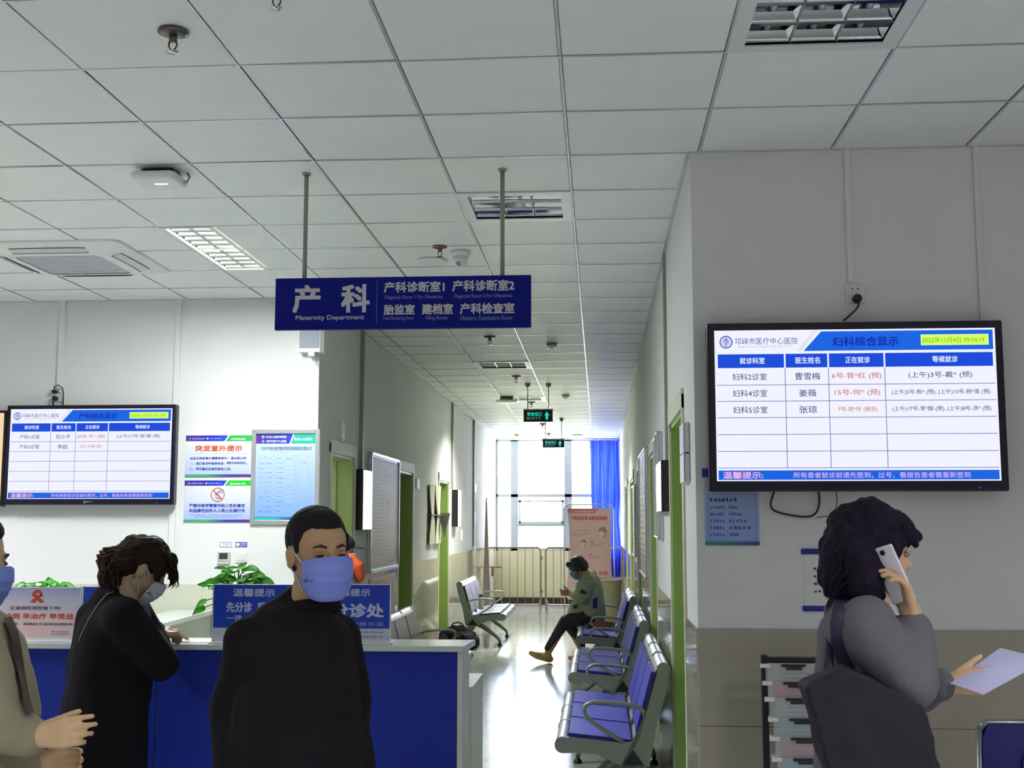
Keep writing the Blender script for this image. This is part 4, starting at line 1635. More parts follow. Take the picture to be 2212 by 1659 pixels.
# ---- voxel helpers used for soft shapes and figures
def blob(parts, voxel, smooth=4, decimate=None):
    """parts: list of ('c', p0, p1, r0, r1) tapered capsules or ('e', centre, radii, matrix) ellipsoids -> one remeshed mesh"""
    bm = bmesh.new()
    for q in parts:
        if q[0] == 'e':
            _, c, r, mt = q
            tmp = bmesh.new()
            bmesh.ops.create_uvsphere(tmp, u_segments=20, v_segments=14, radius=1)
            Mx = Matrix.Translation(Vector(c)) @ (mt.to_4x4() if mt is not None else Matrix.Identity(4)) @ \
                Matrix.Diagonal((r[0], r[1], r[2], 1))
            tmp.transform(Mx)
        elif q[0] == 'm':
            tmp = q[1].copy()
        else:
            _, p0, p1, r0, r1 = q[:5]
            fl_ = q[5] if len(q) > 5 else 1.0
            p0, p1 = Vector(p0), Vector(p1)
            d = p1 - p0
            L = max(d.length, 1e-4)
            tmp = bmesh.new()
            rings = []
            nseg = 16
            prof = []
            for i in range(6):
                t = -PI / 2 + (PI / 2) * i / 5
                prof.append((r0 * math.cos(t), r0 * math.sin(t)))
            for i in range(6):
                t = (PI / 2) * i / 5
                prof.append((r1 * math.cos(t), L + r1 * math.sin(t)))
            for (r, h) in prof:
                rings.append([tmp.verts.new((max(r, 1e-4) * math.cos(2 * PI * k / nseg),
                                             max(r, 1e-4) * math.sin(2 * PI * k / nseg) * fl_, h)) for k in
                              range(nseg)])
            for a_, b_ in zip(rings[:-1], rings[1:]):
                for k in range(nseg):
                    tmp.faces.new((a_[k], a_[(k + 1) % nseg], b_[(k + 1) % nseg], b_[k]))
            tmp.faces.new(rings[0][::-1])
            tmp.faces.new(rings[-1])
            zq = Vector((0, 0, 1)).rotation_difference(d.normalized()).to_matrix().to_4x4()
            if len(q) > 6:       # explicit side axis for flattened capsules
                zz = d.normalized()
                yy = (Vector(q[6]) - zz * Vector(q[6]).dot(zz)).normalized()
                xx = yy.cross(zz)
                zq = Matrix((xx, yy, zz)).transposed().to_4x4()
            tmp.transform(Matrix.Translation(p0) @ zq)
        me_ = bpy.data.meshes.new('tmp')
        tmp.to_mesh(me_)
        bm.from_mesh(me_)
        bpy.data.meshes.remove(me_)
        tmp.free()
    me = bpy.data.meshes.new('tmp')
    bm.to_mesh(me)
    bm.free()
    o = bpy.data.objects.new('tmp', me)
    COL.objects.link(o)
    md = o.modifiers.new('r', 'REMESH')
    md.mode = 'VOXEL'
    md.voxel_size = voxel
    md.use_smooth_shade = True
    if smooth:
        ms = o.modifiers.new('s', 'SMOOTH')
        ms.factor = 0.5
        ms.iterations = smooth
    dg = bpy.context.evaluated_depsgraph_get()
    dg.update()
    out = bpy.data.meshes.new_from_object(o.evaluated_get(dg))
    bpy.data.objects.remove(o)
    bpy.data.meshes.remove(me)
    return out


def link(name, me, m, parent, **k):
    o = bpy.data.objects.new(name, me)
    me.name = name
    me.materials.clear()
    me.materials.append(m)
    COL.objects.link(o)
    o.parent = parent
    for a_, v in k.items():
        o[a_] = v
    return o


def cut_hem(me, z):
    """cut a garment off level at the height z"""
    bm = bmesh.new()
    bm.from_mesh(me)
    r = bmesh.ops.bisect_plane(bm, geom=bm.verts[:] + bm.edges[:] + bm.faces[:], plane_co=(0, 0, z), plane_no=(0, 0, -1),
                               clear_outer=True)
    ed = [e for e in r['geom_cut'] if isinstance(e, bmesh.types.BMEdge)]
    bmesh.ops.contextual_create(bm, geom=ed)
    bm.to_mesh(me)
    bm.free()
    me.update()


def wrinkle(me, amp, sc, seed=0.0, zs=1.0):
    """push a cloth surface in and out with smooth noise (folds)"""
    me.update()
    ns = [v.normal.copy() for v in me.vertices]
    for v, n_ in zip(me.vertices, ns):
        q = Vector((v.co.x * sc, v.co.y * sc, v.co.z * sc * zs + seed))
        v.co += n_ * (amp * (mnoise.noise(q) + .5 * mnoise.noise(q * 2.1)))
    me.update()


bme = blob([('e', (0, 0, .13), (.3, .14, .13), None), ('e', (-.14, 0, .1), (.16, .15, .11), None),
            ('e', (.17, 0, .1), (.13, .15, .11), None), ('e', (.02, 0, .22), (.15, .08, .08), None)], .012, 4)
wrinkle(bme, .03, 9)
link('bag_body', bme, mat('bag_black', (14, 13, 20), rough=.75, spec=.2, bump=.3, bscale=20), bag)
MB().tube([(-.08, -.02, .27), (-.05, -.03, .33), (.02, -.03, .345), (.07, -.02, .32), (.1, 0, .27)], .012,
          mat('bag_handle', (50, 22, 26), rough=.5), n=8).build('handle', bag)
MB().tube([(-.22, -.14, .1), (-.1, -.16, .09), (-.02, -.16, .14)], .005, M_STEEL, n=6).build('zip', bag)

# ================================================================== TRASH BIN, BARRIERS, X-BANNER, CURTAIN
tb = thing('waste_bin', 'tall khaki waste bin at the right wall behind the benches', 'bin', (.13, 20.4, 0))
M_BIN = mat('bin_khaki', (150, 148, 118), rough=.3)
MB().lathe([(.205, 0), (.21, .02), (.235, .62), (.235, .66)], (0, 0, 0), M_BIN, n=28).build('body', tb)
MB().lathe([(.245, .655), (.25, .675), (.245, .695), (.22, .70), (.001, .69)], (0, 0, 0), mat('bin_rim', (168, 166, 140),
                                                                                            rough=.25), n=28).build(
    'lid', tb)

M_BAR = mat('barrier_steel', (176, 160, 134), rough=.3, metal=.7)


def barrier(x0, x1, Y, label, feet):
    t = thing('crowd_barrier', label, 'barrier', ((x0 + x1) / 2, Y, 0), 0, 'crowd barriers before the window')
    w = (x1 - x0) / 2
    z0, z1, r = .13, 1.17, .07
    pts = []
    for cx_, cz, a0 in ((w - r, z1 - r, 0), (-w + r, z1 - r, PI / 2), (-w + r, z0 + r, PI), (w - r, z0 + r, 1.5 * PI)):
        for k in range(5):
            an = a0 + PI / 2 * k / 4
            pts.append((cx_ + r * math.cos(an), 0, cz + r * math.sin(an)))
    MB().tube(pts, .017, M_BAR, n=8, closed=True).build('frame', t)
    n_ = max(2, int(round(2 * w / .135)))
    for k in range(1, n_):
        x = -w + 2 * w * k / n_
        MB().tube([(x, 0, z0), (x, 0, z1)], .0075, M_BAR, n=6).build('bar', t)
    for fx in feet:
        fb = MB()
        fb.tube([(fx * w, 0, z0 + .1), (fx * w, 0, .02)], .02, M_BAR, n=8)
        fb.tube([(fx * w, -.28, .012), (fx * w, .28, .012)], .018, M_BAR, n=8)
        fb.build('foot', t)
    for z in (.35, .95):
        MB().box((w - .015, -.02, z), (w + .035, .02, z + .06), M_STEEL, bev=.004).build('coupling', t)
    return t


bx0, bx1 = W(1051, 1250, Y=22.3).x, W(1168, 1250, Y=22.3).x
barrier(bx0, bx1, 22.3, 'left steel crowd barrier before the end window', (.98,))
bx2 = W(1173, 1250, Y=22.3).x
barrier(bx2 + .05, bx2 + 1.45, 22.3, 'right steel crowd barrier running behind the pink banner', (-.98, .98))
a = W(1055, 1225, Y=22.2)
ph = MB()
ph.box((a.x - .03, 22.24, a.z - .02), (a.x + .25, 22.28, a.z + .015), M_BAR)
ph.box((a.x + .05, 22.24, a.z - .17), (a.x + .09, 22.28, a.z - .02), mat('barrier_clip', (150, 110, 60), rough=.5))
o = ph.build('barrier_lock')
relocate(o, (a.x, 22.26, a.z))
tag(o, 'T-shaped metal lock bracket hooked on the left barrier', 'bracket')

# pink X-banner in a hoop frame
Yb = 20.9
bn = thing('banner_stand', 'pink breast-care banner in a chrome hoop stand before the window', 'banner',
           (W(1272, 1300, Y=Yb).x, Yb, 0))
X0 = bn.location.x


def bp_(px, py):
    q = W(px, py, Y=Yb)
    return (q.x - X0, 0, q.z)


tlb, trb, brb, blb = bp_(1225, 1098), bp_(1321, 1097), bp_(1321, 1320), bp_(1230, 1320)
hx0, hx1 = bp_(1219, 1200)[0], bp_(1327, 1200)[0]
ht = bp_(1270, 1090)[2]
pts = [(hx0, 0, .02), (hx0, 0, ht - .1)]
for k in range(6):
    an = PI - PI / 2 * k / 5
    pts.append((hx0 + .1 + .1 * math.cos(an), 0, ht - .1 + .1 * math.sin(an)))
for k in range(6):
    an = PI / 2 - PI / 2 * k / 5
    pts.append((hx1 - .1 + .1 * math.cos(an), 0, ht - .1 + .1 * math.sin(an)))
pts += [(hx1, 0, ht - .1), (hx1, 0, .02)]
MB().tube(pts, .011, M_CHROME, n=8).build('hoop_frame', bn)
for x in (hx0, hx1):
    MB().box((x - .05, -.2, 0), (x + .05, .2, .02), M_STEEL, bev=.004).build('foot', bn)
# the sheet, pulled in at the waist
sh_ = MB()
rows = []
nr = 24
for i in range(nr + 1):
    t = i / nr
    z = tlb[2] + (.32 - tlb[2]) * t
    pin = .045 * math.sin(PI * min(1, t * 1.25)) * 1.0
    x0_ = tlb[0] + pin
    x1_ = trb[0] - pin * .35
    rows.append([(x0_ + (x1_ - x0_) * k / 8, -.02 + .01 * math.sin(t * 9) + .006 * math.sin(k * .8), z) for k in
                 range(9)])
sh_.grid(rows, mat('banner_pink', (244, 206, 200), rough=.6))
sh_.grid([[(x, y + .003, z) for x, y, z in r] for r in rows], mat('banner_pink', (244, 206, 200)))
sh_.build('sheet', bn)
p = Print((tlb[0], -.042, tlb[2]), (trb[0] - tlb[0], 0, 0), (0, 0, -(tlb[2] - .32)), (0, -1, 0))
H_ = tlb[2] - .32
vh = lambda px: (px - 100) / (1005 - 100) * ((bp_(0, 1080 + 1005 / 5.926)[2] - tlb[2]) / -H_)
uh = lambda px: (px - 145) / (718 - 145)
RED = ink((226, 76, 70))
_ol = []
for i in range(13):
    t = i / 12
    _ol.append((.015 + .045 * math.sin(PI * min(1, t * 1.25)) / (trb[0] - tlb[0]), .004 + t * .99))
_or = [(.985 - (u - .015) * .35, v) for u, v in _ol]
p.poly((_ol + _or[::-1])[::1], mat('banner_pink', (244, 206, 200)), .5)
p.poly([(.02, 0), (uh(550), 0), (uh(500), vh(165)), (.03, vh(165))][::-1], ink((236, 140, 134)), 1)
p.scrawl(.2, vh(130), .6, vh(150), ink((250, 214, 208)), 2, 12)
p.text('产后乳房护理 关爱宝宝和妈妈', uh(195), vh(196), uh(665), vh(250), RED, 2, .03)
R = random.Random(4)
BR = ink((178, 148, 112))
for (u0, v0, u1, v1) in ((192, 372, 455, 386), (192, 416, 455, 428), (205, 436, 330, 446), (447, 542, 612, 552),
                         (447, 556, 600, 566), (447, 572, 570, 582), (420, 694, 575, 704), (420, 712, 575, 722),
                         (420, 730, 505, 740), (190, 1030, 300, 1042), (230, 1066, 290, 1078)):
    p.scrawl(uh(u0), vh(v0), uh(u1), vh(v1), ink((206, 160, 156)), 2, 8, R)
p.rect(uh(445), vh(516), uh(478), vh(530), RED, 2)
p.rect(uh(420), vh(670), uh(455), vh(684), RED, 2)
for cx_, cy_, s in ((600, 388, 1.0), (356, 528, .68)):
    p.disc(uh(cx_), vh(cy_), .092 * s, BR, 2)
    p.disc(uh(cx_ - 6 * s), vh(cy_ + 22 * s), .066 * s, ink((250, 226, 210)), 3)
    p.poly([(uh(cx_ - 40 * s), vh(cy_ - 2 * s)), (uh(cx_ + 40 * s), vh(cy_ + 6 * s)), (uh(cx_ + 30 * s), vh(cy_ - 44 * s)),
            (uh(cx_ - 30 * s), vh(cy_ - 40 * s))], BR, 4)
    p.poly([(uh(cx_ + 20 * s), vh(cy_ + 10 * s)), (uh(cx_ + 44 * s), vh(cy_ + 14 * s)), (uh(cx_ + 30 * s), vh(cy_ + 80 * s)),
            (uh(cx_ + 10 * s), vh(cy_ + 80 * s))], BR, 2)
    p.poly([(uh(cx_ + 5 * s), vh(cy_ - 45 * s)), (uh(cx_ + 38 * s), vh(cy_ - 62 * s)), (uh(cx_ + 25 * s), vh(cy_ - 40 * s))],
           BR, 3)
    p.rect(uh(cx_ - 30 * s), vh(cy_ + 45 * s), uh(cx_ + 10 * s), vh(cy_ + 80 * s), ink((246, 220, 206)), 2)
p.disc(uh(290), vh(700), .055, ink((246, 232, 216)), 2)
p.text('好处', uh(548), vh(880), uh(668), vh(938), RED, 2, .02)
p.text('带来的', uh(300), vh(880), uh(500), vh(938), RED, 2, .02)
for k in range(6):
    p.scrawl(uh(590), vh(1060 + k * 45), uh(700), vh(1076 + k * 45), ink((214, 120, 116)), 2, 4, R)
p.poly([(.65, .97), (.98, .85), (.98, .985), (.65, .985)], ink((232, 120, 110)), 2)
p.build('print', bn)
for c_ in (tlb, trb):
    MB().ball((c_[0] + (.03 if c_ is tlb else -.03), -.05, c_[2] - .03), .012, M_CHROME, n=8).build('eyelet', bn)

# curtain
a, b = W(1274, 951, Y=YE - .12), W(1341, 1246, Y=YE - .12)
cu_ = thing('window_curtain', 'long blue curtain drawn to the right end of the window', 'curtain', ((a.x + b.x) / 2, YE - .12,
                                                                                       b.z))
w_, h_ = (b.x - a.x) / 2, a.z - b.z
rows = []
for i in range(25):
    t = i / 24
    z = h_ * (1 - t)
    pinch = 1.0 - .12 * math.exp(-((t - .58) / .12) ** 2)
    r_ = []
    for k in range(81):
        s = k / 80 * 2 - 1
        x = s * w_ * pinch + .015 * math.sin(t * 5 + k * .3)
        yy = .035 * math.sin(k * .95 + .6 * math.sin(t * 3)) + .015 * math.sin(k * 2.3 + t * 4)
        r_.append((x, yy, z + (.02 * math.sin(k * 1.7) if i == 0 else 0)))
    rows.append(r_)
MB().grid(rows, M_CURT).build('cloth', cu_)
MB().tube([(-w_ - .1, 0, h_ + .03), (w_, 0, h_ + .03)], .012, M_STEEL, n=8).build('rail', cu_)
for k in range(8):
    MB().tube([(-w_ + (k + .5) * w_ / 4, -.0, h_ + .04), (-w_ + (k + .5) * w_ / 4, 0, h_ - .02)], .006, M_WHITE, n=6).build(
        'hook', cu_)
# handrail stub under the curtain
p0, p1 = W(1322, 1180, Y=21.6), W(1352, 1180, Y=21.6)

# leaning rolled screen at the left wall
a, b = W(1050, 1087, Y=21.8), W(1034, 1330, Y=20.8)
ls = thing('folded_screen', 'tall grey-pink folded board leaning on the left corridor wall', 'board', (-1.93, 20.9, 0))
MB().prism([(-.06, 0), (.1, 0), (.055, .9), (.02, 1.98), (.0, 1.98), (-.03, .9)], 'y', -.05, .05,
           mat('board_grey', (176, 162, 158), rough=.6)).build('panel', ls)
MB().tube([(.0, 0, 1.98), (.012, 0, 2.05)], .01, mat('board_tip', (206, 150, 140), rough=.5), n=8).build('tip', ls)
ls.location = (-1.96, 20.9, 0)


# ================================================================== THINGS ON THE CORRIDOR WALLS
def wallbox(name, label, cat, xw, sgn, ya, yb, z0, z1, th, face=None, edge=M_ALU, fn=None, frame=0):
    """panel on a corridor wall; sgn=+1 on the left wall (faces +x), -1 on the right wall"""
    t = thing(name, label, cat, (xw, (ya + yb) / 2, z0))
    hy, h = (yb - ya) / 2, z1 - z0
    MB().box((0, -hy, 0), (sgn * th, hy, h), edge, bev=min(.006, th * .3)).build('backing' if fn or face else 'case', t)
    if frame:
        fr = MB()
        for q in ((-hy, 0, -hy + frame, h), (hy - frame, 0, hy, h), (-hy, 0, hy, frame), (-hy, h - frame, hy, h)):
            fr.box((sgn * (th - .001), q[0], q[1]), (sgn * (th + .012), q[2], q[3]), M_ALU, bev=.003)
        fr.build('frame', t)
    if face or fn:
        y_l = -hy + frame if sgn > 0 else hy - frame
        d = 2 * (hy - frame) * (1 if sgn > 0 else -1)
        p_ = Print((sgn * (th + .0004), y_l, h - frame), (0, d, 0), (0, 0, -(h - 2 * frame)), (sgn, 0, 0))
        if face:
            p_.rect(0.01, .01, .99, .99, face, 1)
        if fn:
            fn(p_)
        p_.build('print', t)
    return t


def zat(px, py, X):
    return W(px, py, X=X).z


def wcol(cols, seed, rows_=20, ink_c=(150, 140, 160)):
    def fn(p_):
        gradient(p_, .01, .01, .99, .99, cols, 1, 12)
        R_ = random.Random(seed)
        for k in range(rows_):
            v = .08 + .86 * k / rows_
            p_.scrawl(.08, v, .08 + .84 * R_.uniform(.5, 1), v + .45 / rows_, ink(ink_c), 2, 14, R_)
    return fn


# left wall, near to far
zq = lambda px, py: zat(px, py, XL)
wallbox('wall_screen', 'slim wall screen seen edge-on after the first left door', 'screen', XL, 1, 10.32, 10.75,
        zq(776, 1145), zq(776, 1015), .065, ink((226, 224, 232), .8), M_BLACK)


def art_board(p_):
    gradient(p_, .01, .01, .99, .99, [(206, 196, 206), (214, 206, 206), (206, 200, 200)], 1, 12)
    p_.rect(.01, .01, .99, .035, ink((90, 100, 220)), 2)
    p_.rect(.01, .935, .99, .96, ink((226, 170, 176)), 2)
    R_ = random.Random(11)
    for k in range(24):
        v = .1 + .8 * k / 24
        p_.scrawl(.06, v, .06 + .86 * R_.uniform(.3, 1), v + .014, ink((180, 164, 176)), 2, 16, R_)
    p_.rect(.52, .38, .68, .58, ink((190, 164, 164)), 3)
    p_.rect(.33, .36, .43, .47, ink((180, 176, 200)), 3)


wallbox('bulletin_board', 'tall framed bulletin board on the left corridor wall between two doors', 'board', XL, 1, 10.85,
        12.4, zq(790, 1240), zq(790, 974), .03, None, M_ALU, art_board, .03)
wallbox('wall_poster', 'pink lined poster on the left wall dado below the bulletin board', 'poster', XL + .011, 1, 10.95,
        12.35, .55, zq(790, 1250) - .01, .004, None, M_WHITE, wcol([(236, 206, 194), (232, 210, 190)], 3, 16, (206, 130, 110)))
wallbox('door_plate', 'small grey plate right after the second left door', 'sign', XL, 1, 13.75, 13.98, zq(899, 1056),
        zq(899, 1034), .012, ink((190, 194, 196)), M_WHITE)
for px, lab in ((740, 'oval-looking round number plate above the first left door'),
                (959, 'round number plate above the third left door')):
    c = W(px, 932 if px == 740 else 1010, X=XL)
    t = thing('number_plate', lab, 'sign', (XL, c.y, c.z))
    MB().lathe([(.088, 0), (.088, .004), (.084, .006)], (0, 0, 0), M_WHITE, n=28, axis='x').build('disc', t)
    q = Print((.0065, -.088, .088), (0, .176, 0), (0, 0, -.176), (1, 0, 0))
    q.disc(.5, .5, .44, M_WHITE, .5)
    q.ring(.5, .5, .3, .33, ink((150, 160, 196)), 1)
    q.text('3' if px == 740 else '1', .4, .34, .6, .66, ink((110, 120, 160)), 1, .02)
    q.build('numeral', t)
# wavy hanging sheets
for k, (pa, pb) in enumerate(((921, 934), (934, 947))):
    ya, yb = yx(pa + 1, XL), yx(pb - 1, XL)
    z0, z1 = zq(925, 1176), zq(925, 1046)
    t = thing('hanging_sheets', 'sheaf of curled white papers hung on the left wall, %s one' % ('nearer' if k == 0 else 'farther'),
              'paper', (XL, (ya + yb) / 2, z0))
    m_ = MB()
    for s_ in range(5):
        rows = []
        for i in range(17):
            tt = i / 16
            z = (z1 - z0) * (1 - tt)
            wv = (yb - ya) / 2 * (.55 + .45 * abs(math.cos(PI * tt)))
            rows.append([(.012 + s_ * .007 + .006 * math.sin(tt * 7 + s_ + q_ * .9), wv * (q_ / 3 - 1) , z) for q_ in
                         range(7)])
        m_.grid(rows, mat('paper_cream', (236, 234, 214), rough=.7))
    m_.build('sheet', t, kind='stuff')
    MB().box((0, -(yb - ya) / 2, (z1 - z0) * .48), (.06, (yb - ya) / 2, (z1 - z0) * .5), M_ROD).build('holder_bar', t)
c = W(944, 1125, X=XL + .1)
o = MB().prism([(0, .0), (.16, .0), (.09, -.32)], 'y', -.02, .02, mat('funnel_grey', (140, 144, 146), rough=.4)).build(
    'door_pocket')
o.data.transform(Matrix.Translation((0, 0, .1)))
o.location = (XL + .012, 15.60, c.z)
tag(o, 'small grey wedge pocket sticking out between the paper sheaves and the third door', 'holder')
wallbox('wall_screen', 'narrow black wall screen past the third left door', 'screen', XL, 1, 17.15, 17.55, zq(976, 1138),
        zq(976, 1058), .09, ink((224, 222, 226), .8), M_BLACK)
wallbox('wall_plate', 'small white plate high on the far left wall', 'sign', XL, 1, 20.2, 20.55, zq(1025, 1062),
        zq(1025, 1046), .01, ink((228, 230, 230)), M_WHITE)
wallbox('wall_plate', 'white paper notice on the far left wall', 'notice', XL, 1, 20.2, 20.5, zq(1025, 1130),
        zq(1025, 1108), .006, ink((238, 238, 232)), M_WHITE)
wallbox('wall_plate', 'upright white strip after the narrow black screen', 'notice', XL, 1, 18.25, 18.5, zq(1000, 1168),
        zq(1000, 1144), .006, ink((236, 232, 224)), M_WHITE)
wallbox('junction_box', 'white junction box at the foot of the far left pipe', 'box', XL, 1, 19.9, 20.1, zq(1020, 1190),
        zq(1020, 1180), .05, None, M_WHITE)

# right wall, near to far
zr = lambda px, py: zat(px, py, XR)
ya, yb = 5.92, 6.04
for k, (q0, q1, lab) in enumerate(((922, 985, 'upper white sign tile on the right corridor wall by the first door'),
                                   (987, 1046, 'lower rounded white sign tile on the right corridor wall by the first door'))):
    wallbox('sign_tile', lab, 'sign', XR, -1, 5.72, 6.0, zr(1480, q1), zr(1480, q0), .03, ink((226, 224, 240)), M_ALU)
wallbox('wall_screen', 'black wall screen seen edge-on just past the first right door', 'screen', XR, -1, 7.45, 8.1,
        zr(1447, 1105), zr(1447, 992), .05, ink((30, 26, 40), .3), M_BLACK)
wallbox('poster_board', 'white-framed tall poster with blue field on the right wall, nearer of the pair', 'poster', XR, -1, 8.15,
        8.42, zr(1434, 1163), zr(1434, 927), .03, None, M_ALU,
        wcol([(60, 70, 220), (70, 80, 220), (216, 120, 116), (220, 200, 210)], 6, 10, (230, 230, 240)), .012)
wallbox('poster_board', 'white tall poster on the right wall, farther of the pair', 'poster', XR, -1, 8.5, 8.85,
        zr(1425, 1160), zr(1425, 945), .025, None, M_ALU, wcol([(226, 224, 230), (230, 226, 226)], 7, 12), .012)
wallbox('bulletin_board', 'large pale bulletin board on the right wall past the second door', 'board', XR, -1, 10.4, 12.0,
        zr(1395, 1240), zr(1395, 975), .03, None, M_ALU, wcol([(100, 110, 230), (220, 216, 226), (226, 206, 206),
                                                           (226, 200, 200)], 8, 18), .02)
wallbox('bulletin_board', 'narrow pale board on the right wall past the third door', 'board', XR, -1, 13.6, 14.7,
        zr(1375, 1200), zr(1375, 1048), .03, None, M_ALU, wcol([(226, 224, 226), (230, 214, 214)], 9, 14), .02)

# standing chair with emblem at the lower right corner
p = W(2115, 1562, Y=4.75)
ch = thing('blue_chair', 'dark blue high-backed chair with a round emblem at the lower right corner', 'chair',
           (p.x + .21, 4.75, 0))
Hc = p.z
M_CHB = mat('chair_blue', (30, 28, 110), rough=.6, bump=.2, bscale=60)
q = MB()
rows = []
for i in range(11):
    t = i / 10
    z = .42 + (Hc - .42) * t
    w_ = .2 + .01 * math.sin(PI * t) - (.03 * max(0, t - .9) * 10 * .5)
    rows.append([(-w_ + 2 * w_ * k / 8, -.02 - .03 * (1 - ((k - 4) / 4) ** 2) * math.sin(PI * t), z) for k in range(9)])
q.grid(rows, M_CHB)
q.grid([[(x, y + .045, z) for x, y, z in r][::-1] for r in rows], M_CHB)
q.build('backrest', ch)
e = Print((-.08, -.056, Hc - .06), (.16, 0, 0), (0, 0, -.16), (0, -1, 0))
e.disc(.5, .5, .48, M_CHB, .5)
for r0, r1, a0, a1 in ((.4, .44, .3, 5.6), (.26, .3, 0, 6.28), (.0, .14, 0, 6.28)):
    e.ring(.5, .5, r0, r1, ink((74, 74, 150)), 1, 24, a0, a1)
e.build('emblem', ch)
q = MB()
q.box((-.21, -.46, .40), (.21, -.0, .46), M_CHB, bev=.02)
q.build('seat', ch)
for s in (-1, 1):
    MB().tube([(s * .215, .0, 0), (s * .215, .0, .42), (s * .21, 0, Hc - .02)], .013, M_STEEL, n=8).build('rear_leg', ch)
    MB().tube([(s * .2, -.44, 0), (s * .2, -.44, .41)], .013, M_STEEL, n=8).build('front_leg', ch)
MB().tube([(-.21, 0, Hc - .02), (-.18, 0, Hc + .004), (.18, 0, Hc + .004), (.21, 0, Hc - .02)], .013, M_STEEL, n=8).build(
    'top_rail', ch)
# ================================================================== RECEPTION DESK
YC = 5.08
ct = W(1000, 1396, Y=YC)
ctz = ct.z                      # upper edge of the counter top
cxr = W(1002, 1400, Y=YC).x
cxl = -4.6
dk = thing('reception_desk', 'long blue reception desk with a white counter top across the left half', 'desk', (cxr - 1.5, YC, 0))
ox = dk.location.x


def dx(x):
    return x - ox


zb = W(1000, 1409, Y=YC).z
MB().box((dx(cxl), 0, zb), (dx(cxr), .28, ctz), M_COUNTERT, bev=.003).build('counter_top', dk)
# chamfered end of the top reaching towards the corridor
e = MB()
e.prism([(dx(cxr), 0), (dx(cxr) + .02, .28), (dx(cxr), .28)], 'z', zb, ctz, M_COUNTERT)
e.build('top_end', dk)
px_seams = [338]
xw = W(988, 1500, Y=YC + .02).x
seams = [cxl, W(338, 1500, Y=YC + .02).x, xw]
for a, b in zip(seams[:-1], seams[1:]):
    MB().box((dx(a) + .002, .02, .06), (dx(b) - .002, .045, zb), M_COUNTERB, bev=.002).build('front_panel', dk)
MB().box((dx(cxl), .03, 0), (dx(xw), .06, .06), M_STEEL).build('kick_strip', dk)
MB().box((dx(xw), .012, 0), (dx(cxr) - .006, .27, zb), M_COUNTERW, bev=.002).build('end_panel', dk)
# inner worktop, lower side cabinet at the right end
MB().box((dx(cxl), .045, .70), (dx(xw), .75, .74), M_COUNTERT, bev=.003).build('worktop', dk)
zl = W(1020, 1482, Y=YC + .3).z
MB().box((dx(cxr) - .1, .28, 0), (dx(W(1021, 1500, Y=YC + .28).x), .75, zl), M_COUNTERW, bev=.003).build('side_cabinet', dk)
# return counter running back to the wall (white top, pale panel)
q0 = W(345, 1340, Z=.93)
rt = MB()
xa, xb = W(345, 1360, Y=5.9).x, W(460, 1312, Y=8.3).x
r_ = thing('return_counter', 'white low return counter running back from the desk to the wall', 'counter',
           (0, 0, 0))
ztop = 1.0
A = [W(250, 1358, Z=ztop), W(462, 1299, Z=ztop), W(462, 1318, Z=ztop), W(330, 1352, Z=ztop)]
B0_, B1_ = W(345, 1349, Z=ztop), W(462, 1318, Z=ztop)
T0_, T1_ = W(345, 1325, Z=ztop), W(462, 1299, Z=ztop)
d_ = (B1_ - B0_).normalized()
near = B0_ - d_ * .5
far_ = B1_ + d_ * .9
if far_.y > YL - .02:
    far_ = B0_ + d_ * ((YL - .03 - B0_.y) / d_.y)
nrm_ = Vector((-d_.y, d_.x, 0))
wd = .3
pa, pb, pc, pd = near, far_, far_ + nrm_ * wd, near + nrm_ * wd
if pc.y > YL - .02:
    pc.y = YL - .03
c_ = (pa + pb) / 2
r_.location = (c_.x, c_.y, 0)
MB().prism([(p_.x - c_.x, p_.y - c_.y) for p_ in (pa, pb, pc, pd)], 'z', ztop - .03, ztop, M_COUNTERT).build('counter_top', r_)
ins = .03
MB().prism([(p_.x - c_.x + (nrm_ * ins).x * (1 if i < 2 else -1), p_.y - c_.y + (nrm_ * ins).y * (1 if i < 2 else -1)) for
            i, p_ in enumerate((pa, pb, pc, pd))], 'z', 0, ztop - .03, mat('return_panel', (196, 204, 190), rough=.4)
           ).build('side_panel', r_)
m_ = pa + (pb - pa) * .42
MB().tube([(m_.x - c_.x + nrm_.x * .028, m_.y - c_.y + nrm_.y * .028, 0.02),
           (m_.x - c_.x + nrm_.x * .028, m_.y - c_.y + nrm_.y * .028, ztop - .03)], .008, M_COUNTERT, n=8).build('edge_strip', r_)


# ---- acrylic standees on the counter
def standee(x0, y0, x1, y1, Y, label, fn):
    a, b = W(x0, y0, Y=Y), W(x1, y1, Y=Y)
    t = thing('acrylic_stand', label, 'sign', ((a.x + b.x) / 2, Y, ctz), 0, 'acrylic stand notices on the desk')
    w, h = (b.x - a.x) / 2, a.z - ctz
    MB().box((-w, -.004, .006), (w, .004, h), M_WHITE, bev=.001).build('panel', t)
    MB().box((-w - .004, -.045, 0), (w + .004, .045, .006), mat('clear_base', (226, 232, 234), rough=.08), bev=.002).build(
        'base', t)
    for s in (-1, 1):
        MB().box((s * w - .002, -.006, 0), (s * w + .002, .006, h + .002), mat('clear_edge', (224, 230, 236), rough=.1)
                 ).build('edge', t)
    p_ = Print((-w + .003, -.0045, h - .002), (2 * w - .006, 0, 0), (0, 0, -(h - .02)), (0, -1, 0))
    fn(p_)
    p_.build('print', t)
    return t


SB = ink((22, 62, 188))
SW = ink((196, 206, 236))


